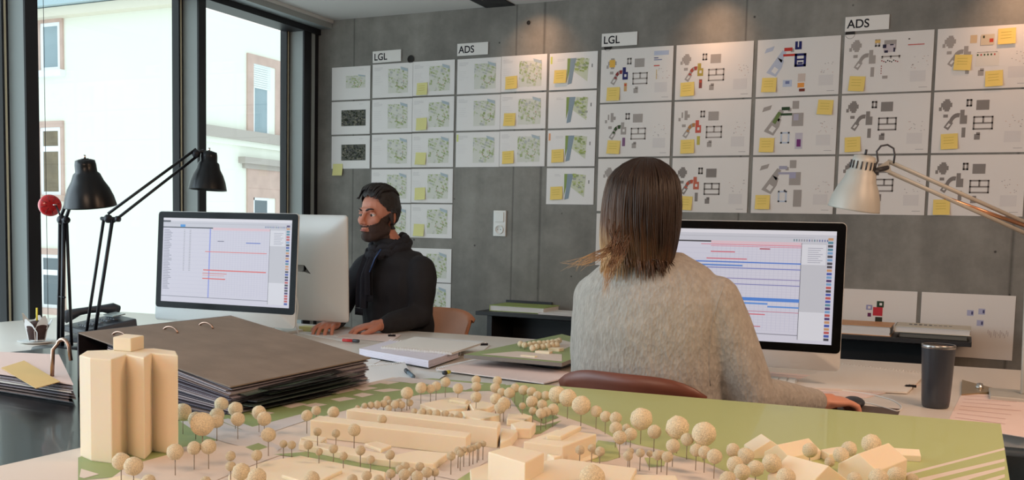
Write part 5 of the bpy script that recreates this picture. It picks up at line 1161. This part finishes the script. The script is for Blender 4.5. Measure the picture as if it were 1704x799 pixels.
def head_shapes(fl, M, female=False):
    e = lambda c, r: fl.ell(c, r, M); P = lambda *c: M @ Vector(c)
    e((0, .015, .028), (.074, .094, .090)); e((0, -.028, -.045), (.058, .060, .070))
    fl.cap(P(0, -.066, -.092), .021 if female else .025, P(0, -.058, -.098), .02)
    for s_ in (-1, 1):
        fl.cap(P(s_*.046, -.004, -.062), .022, P(s_*.016, -.062, -.094), .020); e((s_*.036, -.060, -.022), (.024, .022, .022))
        e((s_*.078, .012, -.008), (.007, .018, .031)); fl.cap(P(s_*.012, -.098, -.036), .0075, P(s_*.009, -.092, -.034), .0075)
    fl.cap(P(0, -.086, .004), .0085, P(0, -.108, -.032), .0105); fl.cap(P(-.030, -.078, .021), .011, P(.030, -.078, .021), .011)
    e((0, -.088, -.058), (.020, .009, .0055)); e((0, -.087, -.067), (.017, .009, .0060))
def face_local(me, M):
    Mi = M.inverted(); return [Mi @ v.co for v in me.vertices]
def socket(me, M):
    L = face_local(me, M)
    for v, l in zip(me.vertices, L):
        for s_ in (-1, 1):
            d2 = ((l.x-s_*.031)**2+(l.z-.001)**2)
            if l.y < -.05 and d2 < .03**2:
                l.y += .009*math.exp(-d2/.013**2)
        if l.y < -.08 and abs(l.x) < .024: l.y += .003*math.exp(-((l.z+.0625)/.0022)**2)
        v.co = M @ l
def patch(me, M, cond, off, name, m, parent, o0):
    """a fitted layer over part of a skin: hair, beard"""
    L = face_local(me, M); keep = [p for p in me.polygons if cond(sum((L[i] for i in p.vertices), Vector())/len(p.vertices))]
    idx = {}; vs = []; fs = []
    for p in keep:
        f = []
        for i in p.vertices:
            if i not in idx:
                idx[i] = len(vs); v = me.vertices[i]; l = L[i]; d = off(l); vs.append(v.co+v.normal*d[0]+(M.to_3x3() @ Vector(d[1:])) - o0)
            f.append(idx[i])
        fs.append(f)
    q = bpy.data.meshes.new(name); q.from_pydata([tuple(v) for v in vs], [], fs); q.materials.append(m)
    for p in q.polygons: p.use_smooth = True
    o = bpy.data.objects.new(name, q); COL.objects.link(o); o.parent = parent
    s_ = o.modifiers.new('thick', 'SOLIDIFY'); s_.thickness = .003; s_.offset = -1
    return o
def shape_obj(me, name, m, parent=None, o0=None, folds=0, fs=9, seed=0):
    if folds:
        nn = [v.normal.copy() for v in me.vertices]; cc = [v.co.copy() for v in me.vertices]
        new = [c+n*folds*(noise.noise(c*fs+Vector((seed, 0, 0)))+.5*noise.noise(c*fs*2.3+Vector((0, seed, 0)))) for c, n in zip(cc, nn)]
        for v, c in zip(me.vertices, new): v.co = c
    me.name = name; me.materials.append(m)
    if o0 is not None:
        for v in me.vertices: v.co -= o0
    o = bpy.data.objects.new(name, me); COL.objects.link(o); o.parent = parent
    return o
def headM(c, yaw, pitch, roll=0): return Matrix.Translation(c) @ Matrix.Rotation(yaw, 4, 'Z') @ Matrix.Rotation(pitch, 4, 'X') @ Matrix.Rotation(roll, 4, 'Y')
def skin(name, c): 
    m = mat(name, S(*c), .5, sss=.15, bump=(250, .1, .001)); return m
def eyes(M, parent, o0, lid):
    for s_ in (-1, 1):
        c = M @ Vector((s_*.031, -.0655, .0))
        b = MB(); b.ball(tuple(c-o0), .0125, mat('eye_white', S(214, 206, 200), .25), 16); e = b.build('eye', parent)
        n = (M.to_3x3() @ Vector((0, -1, -.12))).normalized(); x = n.orthogonal().normalized(); Mi = basis(c-o0+n*.0105, x, n.cross(x), n)
        b = MB(); b.lathe([(.0061, 0), (.0055, .0016), (.001, .0024)], mat('dark_iris', S(36, 26, 22), .15), 18, Mi); b.build('iris', e, weld=False)
        b = MB(); b.tube([M @ Vector((s_*(.031+.0160*math.cos(t)), -.0765+.007*abs(math.cos(t)), .0050+.0036*math.sin(t)))-o0 for t in [PI*i/8 for i in range(9)]], .0040, lid, 8); b.tube([M @ Vector((s_*(.031+.0155*math.cos(t)), -.0745+.007*abs(math.cos(t)), -.0062-.0030*math.sin(t)))-o0 for t in [PI*i/8 for i in range(9)]], .0036, lid, 8); b.build('eyelid', parent)
def brows(M, parent, o0, m):
    for s_ in (-1, 1):
        b = MB(); b.tube([M @ Vector((s_*(.013+.036*t), -.0905+.014*t*t, .0185+.007*math.sin(t*2.4)))-o0 for t in [i/6 for i in range(7)]], [.003, .0042, .0045, .004, .0035, .0028, .0015], m, 8); b.build('eyebrow', parent)
def legs(fl, hipc, lv, fv, r=1.0, knee=.40, foot=.0, width=.09, g=0):
    out = []
    for s_ in (-1, 1):
        hp = hipc+lv*width*s_; kn = hp+fv*knee+lv*.03*s_; kn.z = .50; an = kn+fv*.03; an.z = .10
        fl.chain([(hp, .082*r+g), (hp.lerp(kn, .5), .074*r+g), (kn, .058*r+g), (kn.lerp(an, .35), .054*r+g), (an, .038*r+g)]); out.append((an, fv))
    return out

# ---- the woman
f = Vector((.14, .99, 0)).normalized(); r_ = Vector((f.y, -f.x, 0)); Zu = Vector((0, 0, 1))
wb = Vector((-.692, 2.262, 0)); skw = skin('fair_skin', (214, 150, 124))
hc = att(1077, 345, 2.335); hc.z = 1.238
Mh = headM(hc, math.atan2(f.x, -f.y)-.06, .10)
wroot_o = Vector((wb.x, wb.y, 0))
fl = Flesh(); head_shapes(fl, Mh, True)
nb_ = wb+Zu*1.11+f*.03
fl.cap(Mh @ Vector((0, .018, -.08)), .048, nb_, .052)
fl.loft([(wb+Zu*.47, r_*.15, f*.10), (wb+Zu*.6, r_*.14, f*.09), (wb+Zu*.85, r_*.15, f*.095), (wb+f*.015+Zu*1.02, r_*.15, f*.085), (wb+f*.02+Zu*1.08, r_*.10, f*.07), (nb_, r_*.05, f*.05)])
SR, SL = wb+r_*.158+Zu*1.035+f*.015, wb-r_*.158+Zu*1.03+f*.015
ER = atz(1250, 662, .80); WR = atz(1366, 668, .772)
EL = wb-r_*.205+Zu*.80+f*.09; WL = wb-r_*.06+Zu*.775+f*.36
for S_, E_, W_ in ((SR, ER, WR), (SL, EL, WL)): fl.chain([(S_, .045), (S_.lerp(E_, .5), .038), (E_, .033), (E_.lerp(W_, .4), .031), (W_, .022)])
fr_ = (atz(1416, 668, .768)-atz(1366, 668, .772))
hand(fl, WR, fr_, Vector((0, 0, 1)), -1, 1.05, .08, .92)
hand(fl, WL, f+r_*.2, Vector((0, 0, 1)), 1, .6, .1, .92)
an = legs(fl, wb+Zu*.53+f*.05, r_, f)
for a_, d_ in an: fl.chain([(a_, .036), (Vector((a_.x, a_.y, .04))-d_*.02, .034), (Vector((a_.x, a_.y, .028))+d_*.12, .026)])
me = fl.fuse(.0042, 2); socket(me, Mh); body_me = me
woman = bpy.data.objects.new('person', me); COL.objects.link(woman)
for p in me.polygons: p.use_smooth = True
me.update()
hair_src = me.copy()
for v in me.vertices: v.co -= wroot_o
me.materials.append(skw); woman.location = wroot_o
tag(woman, 'long haired person seen from behind in grey wool sweater, sitting at the right computer', 'person')
# sweater
fl = Flesh(); u = Vector((0, 0, 1))
fl.loft([(wb+u*.50, r_*.180, f*.128), (wb+u*.60, r_*.195, f*.132), (wb+u*.72, r_*.194, f*.128), (wb-f*.004+u*.85, r_*.195, f*.128), (wb-f*.004+u*.95, r_*.196, f*.126), (wb+u*1.02, r_*.193, f*.118), (wb+f*.006+u*1.065, r_*.176, f*.105), (wb+f*.012+u*1.100, r_*.138, f*.09), (wb+f*.02+u*1.122, r_*.092, f*.074), (wb+f*.024+u*1.135, r_*.066, f*.06)])
for S_, E_, W_, k_ in ((SR, ER, WR, 1.0), (SL, EL, WL, .95)):
    fl.chain([(S_-u*.014, .063*k_), (S_.lerp(E_, .35), .064*k_), (S_.lerp(E_, .75), .060*k_), (E_, .056*k_), (E_.lerp(W_, .35), .046*k_), (E_.lerp(W_, .75), .036*k_), (E_.lerp(W_, .93), .031*k_)])
me = fl.fuse(.006, 6)
m_wool = bpy.data.materials.new('grey_knit_wool'); m_wool.use_nodes = True; nt = m_wool.node_tree; p_ = nt.nodes['Principled BSDF']; p_.inputs['Roughness'].default_value = .95; p_.inputs['Specular IOR Level'].default_value = .1; p_.inputs['Sheen Weight'].default_value = .2
tc = nt.nodes.new('ShaderNodeTexCoord'); vo = nt.nodes.new('ShaderNodeTexVoronoi'); vo.inputs['Scale'].default_value = 150; mpg = nt.nodes.new('ShaderNodeMapping'); mpg.inputs['Scale'].default_value = (1, 1, .55); nz = nt.nodes.new('ShaderNodeTexNoise'); nz.inputs['Scale'].default_value = 80; nz.inputs['Detail'].default_value = 8
cr = nt.nodes.new('ShaderNodeValToRGB'); cr.color_ramp.elements[0].color = S(146, 140, 132); cr.color_ramp.elements[1].color = S(186, 179, 170); cr.color_ramp.elements[0].position = .1; cr.color_ramp.elements[1].position = .85
bp = nt.nodes.new('ShaderNodeBump'); bp.inputs['Strength'].default_value = .7; bp.inputs['Distance'].default_value = .0028
mu = nt.nodes.new('ShaderNodeMath'); mu.operation = 'MULTIPLY_ADD'; mu.inputs[1].default_value = 1.0
nt.links.new(tc.outputs['Object'], mpg.inputs[0]); nt.links.new(mpg.outputs[0], vo.inputs['Vector']); nt.links.new(mpg.outputs[0], nz.inputs['Vector']); nt.links.new(vo.outputs['Distance'], mu.inputs[0]); nt.links.new(nz.outputs[0], mu.inputs[2])
nt.links.new(mu.outputs[0], bp.inputs['Height']); nt.links.new(nz.outputs[0], cr.inputs[0]); nt.links.new(cr.outputs[0], p_.inputs['Base Color']); nt.links.new(bp.outputs[0], p_.inputs['Normal'])
sw_ = shape_obj(me, 'sweater', m_wool, woman, wroot_o, .0045, 7, 2)
# thin seam lines of the set-in sleeve
b = MB()
seam = []
from mathutils.bvhtree import BVHTree
bv = BVHTree.FromPolygons([v.co.copy() for v in me.vertices], [tuple(p.vertices) for p in me.polygons])
for i in range(15):
    t = i/14; px, py = 1214-32*t+26*math.sin(t*2.2)*0+(-14*math.sin(PI*t)), 452+190*t
    o_ = CAM-wroot_o; h_ = bv.ray_cast(o_, ray(px, py).normalized())
    if h_[0] is not None: seam.append(h_[0])
if len(seam) > 4: b.tube(seam, .0016, m_wool, 6); b.build('sleeve_seam', sw_)
fl = Flesh(); legs(fl, wb+Zu*.53+f*.05, r_, f, 1, g=.010); fl.ell(wb+Zu*.53+f*.02, (.17, .13, .09)); shape_obj(fl.fuse(.009, 3), 'trousers', mat('dark_denim', S(44, 50, 66), .8), woman, wroot_o)
for a_, d_ in an:
    fl = Flesh(); fl.chain([(Vector((a_.x, a_.y, .055))-d_*.03, .045), (Vector((a_.x, a_.y, .042))+d_*.12, .036)]); q = fl.fuse(.007, 2)
    for v in q.vertices: v.co.z = max(v.co.z, .002)
    shape_obj(q, 'shoe', mat('dark_shoe', S(40, 36, 36), .5), woman, wroot_o)
# hair: a fitted cap under many falling locks
m_hair = bpy.data.materials.new('brown_hair_lighter_tips'); m_hair.use_nodes = True; nt = m_hair.node_tree; p_ = nt.nodes['Principled BSDF']; p_.inputs['Roughness'].default_value = .38; p_.inputs['Specular IOR Level'].default_value = .35
tc = nt.nodes.new('ShaderNodeTexCoord'); sp_ = nt.nodes.new('ShaderNodeSeparateXYZ'); nz = nt.nodes.new('ShaderNodeTexNoise'); nz.inputs['Scale'].default_value = 1; mpg = nt.nodes.new('ShaderNodeMapping'); mpg.inputs['Scale'].default_value = (70, 70, 4)
m1 = nt.nodes.new('ShaderNodeMath'); m1.operation = 'MULTIPLY_ADD'; m1.inputs[1].default_value = -2.6; m1.inputs[2].default_value = 3.16
m2 = nt.nodes.new('ShaderNodeMath'); m2.operation = 'MULTIPLY_ADD'; m2.inputs[1].default_value = -3.2
m3 = nt.nodes.new('ShaderNodeMath'); m3.operation = 'MULTIPLY_ADD'; m3.inputs[1].default_value = .55
cr = nt.nodes.new('ShaderNodeValToRGB'); cr.color_ramp.elements[0].position = .25; cr.color_ramp.elements[0].color = S(48, 34, 26); cr.color_ramp.elements[1].position = .9; cr.color_ramp.elements[1].color = S(206, 168, 124); e_ = cr.color_ramp.elements.new(.58); e_.color = S(104, 74, 54)
nt.links.new(tc.outputs['Object'], sp_.inputs[0]); nt.links.new(tc.outputs['Object'], mpg.inputs[0]); nt.links.new(mpg.outputs[0], nz.inputs['Vector'])
nt.links.new(sp_.outputs[2], m1.inputs[0]); nt.links.new(sp_.outputs[0], m2.inputs[0]); nt.links.new(m1.outputs[0], m2.inputs[2]); nt.links.new(nz.outputs[0], m3.inputs[0]); nt.links.new(m2.outputs[0], m3.inputs[2]); nt.links.new(m3.outputs[0], cr.inputs[0]); nt.links.new(cr.outputs[0], p_.inputs['Base Color'])
fl = Flesh(); hx = Mh.to_3x3() @ Vector((1, 0, 0)); hy = Mh.to_3x3() @ Vector((0, 1, 0)); hx.z = 0; hy.z = 0; hx.normalize(); hy.normalize()   # hy points to the back of the head
c_ = lambda dz, bk: Vector((hc.x, hc.y, hc.z+dz))+hy*bk
prof = [(.122, .012, .008, .012), (.116, .012, .032, .038), (.098, .014, .060, .072), (.070, .018, .079, .094), (.030, .022, .0885, .100), (-.010, .024, .0915, .100), (-.050, .030, .0935, .092), (-.085, .036, .0935, .076), (-.115, .040, .090, .060), (-.140, .044, .078, .040)]
fl.loft([(c_(dz, bk), hx*a, hy*d) for dz, bk, a, d in prof], 32)
capm = fl.fuse(.005, 2)
# open the face side
b = bmesh.new(); b.from_mesh(capm); kill = [v for v in b.verts if ((v.co-hc).dot(hy) < -.060 and v.co.z < hc.z+.055)]; bmesh.ops.delete(b, geom=kill, context='VERTS'); b.to_mesh(capm); b.free()
for p in capm.polygons: p.use_smooth = True
hair = shape_obj(capm, 'hair', m_hair, woman, wroot_o)
def shell(phi, s):
    """s 0..1 from crown to lower edge; phi around the head"""
    k = s*(len(prof)-1); i = min(int(k), len(prof)-2); w = k-i; a0, a1 = prof[i], prof[i+1]; q = [a0[j]*(1-w)+a1[j]*w for j in range(4)]
    return c_(q[0], q[1])+hx*q[2]*math.cos(phi)+hy*q[3]*math.sin(phi)
R = random.Random(21); b = MB()
for k in range(420):
    phi = R.uniform(-.28, PI+.28); lift = R.uniform(.0, .004); tw_ = R.uniform(-.10, .10); pts = []; rad = []; s1 = R.uniform(.90, 1.0); r0 = R.uniform(.0012, .0028)
    for i in range(13):
        s_ = .02+(s1-.02)*i/12; p = shell(phi+tw_*s_**2+.035*math.sin(s_*5+k), s_); o_ = (p-c_(0, .02)); o_.z = 0; p = p+(o_.normalized() if o_.length > .001 else hy)*lift
        pts.append(p-wroot_o); rad.append(r0*(1-.25*s_))
    d = pts[-1]-pts[-2]; L = R.uniform(.0, .05); side = math.cos(phi)
    for i in range(1, 4): pts.append(pts[-1]+Vector((0, 0, -L/3))+hx*(.003*side-.002)+hy*R.uniform(.0, .006)); rad.append(r0*(.75-.22*i))
    b.tube(pts, rad, m_hair, 5)
b.build('hair_locks', hair, weld=False)
b = MB()     # ends swept over the left shoulder, and a few strays
def wisp(path, r):
    P_ = [att(*q)-wroot_o for q in path]; out = []
    for i in range(len(P_)-1):
        p0, p1, p2, p3 = P_[max(i-1, 0)], P_[i], P_[i+1], P_[min(i+2, len(P_)-1)]
        for s_ in range(5): t = s_/5; out.append(.5*((2*p1)+(p2-p0)*t+(2*p0-5*p1+4*p2-p3)*t*t+(3*p1-p0-3*p2+p3)*t**3))
    out.append(P_[-1]); n = len(out); b.tube(out, [r*(1-.85*i/(n-1)) for i in range(n)], m_hair, 5)
for k in range(26):
    j = lambda a: R.uniform(-a, a); t_ = 2.20
    wisp([(1024+j(12), 378+j(14), t_+.02), (1018+j(9), 410+j(6), t_-.015), (1000+j(9), 424+j(7), t_-.03), (975+j(10), 434+j(8), t_-.03), (952+j(22), 443+j(9), t_-.02)], .0010)
for k in range(26):
    j = lambda a: R.uniform(-a, a)
    wisp([(1035+j(14), 395+j(8), 2.19), (1028+j(12), 425+j(5), 2.17), (1015+j(8), 450+j(8), 2.155), (1008+j(8), 482+j(16), 2.15)], .0011)
b.build('swept_ends', hair, weld=False)

# ---- the man
f = Vector((-.33, -.94, 0)).normalized(); l_ = Vector((-f.y, f.x, 0)); 
skm = skin('tanned_skin', (196, 132, 108)); hc = att(630, 358, 4.24)
Mh = headM(hc, math.atan2(f.x, -f.y)+.14, .02)
nbm = att(652, 414, 4.28); mroot = Vector((nbm.x, nbm.y+.05, 0)); mo = mroot
fl = Flesh(); head_shapes(fl, Mh)
fl.cap(Mh @ Vector((0, .022, -.075)), .054, nbm, .06)
bc = Vector((nbm.x, nbm.y, 0))-f*.02
fl.loft([(bc+u*.46-f*.03, l_*.15, f*.11), (bc+u*.62-f*.03, l_*.15, f*.10), (bc+u*.85-f*.01, l_*.165, f*.11), (bc+u*.98, l_*.165, f*.10), (bc+u*1.03, l_*.12, f*.08), (nbm, l_*.055, f*.055)])
sz_ = nbm.z-.055; SLm = bc+l_*.178+u*sz_; SRm = bc-l_*.178+u*sz_
ELm = att(700, 528, 4.18); ELm.z = .80; WLm = att(636, 541, 4.0); WLm.z = .775
ERm = bc-l_*.26+u*.80+f*.12; WRm = att(556, 548, 4.02); WRm.z = .775
for S_, E_, W_ in ((SLm, ELm, WLm), (SRm, ERm, WRm)): fl.chain([(S_-u*.03, .044), (S_.lerp(E_, .5), .044), (E_, .040), (E_.lerp(W_, .4), .037), (W_, .027)])
dh = att(585, 547, 3.95)-att(636, 541, 4.0); dh.z = -.012
hand(fl, WLm, dh, Vector((0, 0, 1)), -1, .7, .08, 1.08)
hand(fl, WRm, Vector((.25, -.95, 0)), Vector((0, 0, 1)), 1, .6, .1, 1.08)
anm = legs(fl, bc+u*.54, l_, f, 1.1)
for a_, d_ in anm: fl.chain([(a_, .04), (Vector((a_.x, a_.y, .045))-d_*.02, .038), (Vector((a_.x, a_.y, .03))+d_*.14, .03)])
me = fl.fuse(.0042, 2); socket(me, Mh); me.update()
man = bpy.data.objects.new('person', me); COL.objects.link(man); man.location = mo
src = me.copy()
for v in me.vertices: v.co -= mo
me.materials.append(skm)
tag(man, 'bearded dark haired person in black jacket and scarf, sitting behind the silver back computer', 'person')
m_bh = mat('black_brown_hair', S(34, 27, 25), .5, bump=(400, .6, .003)); m_beard = mat('short_dark_beard', S(64, 48, 42), .8, bump=(600, .8, .002))
def hl_(l):
    y = l.y
    if y < -.055: h = .072
    elif y < -.012: h = .072-(y+.055)/.043*.062
    elif y < .022: h = .006 if abs(l.x) < .0 else .012
    else: h = -.060
    return l.z > h+.004*math.sin(l.x*200)
def hoff(l):
    top = max(0, min(1, (l.z-.055)/.05)); fr = max(0, min(1, (-l.y+.01)/.08))
    n = noise.noise(l*60)*.003
    return (.006+.014*top+n+.004*math.sin(l.x*260)*top, 0, -.005*top*fr, .016*top*fr)
hm = patch(src, Mh, hl_, hoff, 'hair', m_bh, man, mo)
R = random.Random(4); b = MB()
for k in range(240):
    x = R.uniform(-.058, .058); y0 = R.uniform(-.068, -.02); pts = []; rr0 = R.uniform(.0016, .003); L_ = R.uniform(.05, .10)
    for i in range(8):
        t = i/7; y = y0+L_*t; zz = .028+.090*math.sqrt(max(.02, 1-((y-.015)/.100)**2-(x/.080)**2)); lift = .017+.016*max(0, min(1, (-y)/.08))+.006*math.sin(PI*t)
        pts.append(Mh @ Vector((x*(1+.05*t)-.010*t*(1 if x < 0 else -.3), y-.012*max(0, -y)/.08, zz+lift-.004*t))-mo)
    b.tube(pts, [rr0*(.5+1.2*math.sin(PI*(i+.5)/8)) for i in range(8)], m_bh, 5)
b.build('hair_locks', hm, weld=False)
def bd(l):
    if l.z < -.124 or l.y > .008: return False
    if abs(l.x) < .021 and -.072 < l.z < -.0535 and l.y < -.07: return False
    if abs(l.x) < .014 and l.z > -.0535+.004 and l.y < -.07: return False
    cheek = .004+.72*(l.y+.01)
    if abs(l.x) < .030 and l.y < -.07: return l.z < -.046
    return l.z < cheek if l.y < -.008 else (l.z < .010)
patch(src, Mh, bd, lambda l: (.0020+.0015*noise.noise(l*90), 0, 0, 0), 'beard', m_beard, man, mo)
eyes(Mh, man, mo, skm); brows(Mh, man, mo, m_bh)
b = MB(); b.tube([Mh @ Vector((x, -.0955+.22*x*x*50*.05, -.0655-.0008*abs(x)*100))-mo for x in (-.017, -.009, 0, .009, .017)], [.0015, .0036, .0042, .0036, .0015], mat('lip_skin', S(176, 100, 90), .45), 8); b.build('lower_lip', man)
# jacket
fl = Flesh()
fl.loft([(bc+u*.47-f*.03, l_*.185, f*.145), (bc+u*.62-f*.03, l_*.182, f*.14), (bc+u*.80-f*.015, l_*.188, f*.14), (bc+u*.93, l_*.196, f*.135), (bc+u*(sz_-.015), l_*.194, f*.118), (bc+u*(sz_+.014), l_*.172, f*.11), (bc+u*(sz_+.038), l_*.132, f*.10), (nbm-u*.005, l_*.098, f*.082), (nbm+u*.045+f*.006, l_*.076, f*.074)])
for S_, E_, W_ in ((SLm, ELm, WLm), (SRm, ERm, WRm)):
    fl.chain([(S_-u*.026, .064), (S_.lerp(E_, .4), .064), (E_+u*.004, .057), (E_.lerp(W_, .4), .050), (E_.lerp(W_, .9), .039)])
m_jack = mat('black_jersey', S(32, 31, 35), .85, bump=(300, .3, .001))
jk = shape_obj(fl.fuse(.0065, 4), 'jacket', m_jack, man, mo, .010, 9, 5)
m_scarf = mat('charcoal_scarf', S(40, 40, 46), .95, bump=(200, .6, .003))
b = MB(); N_ = 40
for q, (ra, rb_, zz, rt) in enumerate(((.070, .076, .024, .018), (.080, .088, .000, .020))):
    b.tube([nbm+f*.018+l_*ra*math.cos(2*PI*i/N_)+f*rb_*math.sin(2*PI*i/N_)+u*(zz-.028*math.sin(2*PI*i/N_)+.006*math.sin(i*1.3+q)) - mo for i in range(N_)], [rt*(1+.15*math.sin(i*2.1)) for i in range(N_)], m_scarf, 12, closed=True)
b.build('scarf_loop', man)
for s_, L_ in ((-.022, .26), (.030, .20)):
    b = MB(); n = 12; vs = []; jf = .150
    for i in range(n+1):
        t = i/n; c0_ = nbm+l_*(s_*.6+s_*.3*t)+f*(.098+.052*min(1, t*2.2))+u*(.0-L_*t)-mo
        for j in range(9):
            w = -1+2*j/8; vs.append(c0_+l_*.030*w+f*(.010*math.cos(w*5+s_*40)))
    fs = [(i*9+j, i*9+j+1, (i+1)*9+j+1, (i+1)*9+j) for i in range(n) for j in range(8)]
    k_ = len(vs); vs += [v-f*.008 for v in vs]; fs += [tuple(q+k_ for q in f_[::-1]) for f_ in fs]
    b.add([tuple(v) for v in vs], fs, m_scarf, None, True)
    for j in range(16): b.tube([vs[n*9]+l_*.0037*j, vs[n*9]+l_*.0037*j-u*.03], .0012, m_scarf, 4)
    b.build('scarf_end', man)
b = MB(); b.tube([nbm+l_*.070+f*.115+u*.00-mo, nbm+l_*.062+f*.140-u*.04-mo, nbm+l_*.045+f*.155-u*.10-mo], .003, mat('blue_cord', S(50, 80, 130), .6), 6); b.build('blue_lanyard', man)
fl = Flesh(); legs(fl, bc+u*.54, l_, f, 1.1, g=.010); fl.ell(bc+u*.54, (.17, .14, .09)); shape_obj(fl.fuse(.010, 3), 'trousers', mat('dark_denim', S(44, 50, 66), .8), man, mo)
for a_, d_ in anm:
    fl = Flesh(); fl.chain([(Vector((a_.x, a_.y, .058))-d_*.03, .048), (Vector((a_.x, a_.y, .045))+d_*.14, .040)]); q = fl.fuse(.007, 2)
    for v in q.vertices: v.co.z = max(v.co.z, .002)
    shape_obj(q, 'shoe', mat('dark_shoe', S(40, 36, 36), .5), man, mo)
# leftovers
for me in list(bpy.data.meshes):
    if me.users == 0: bpy.data.meshes.remove(me)
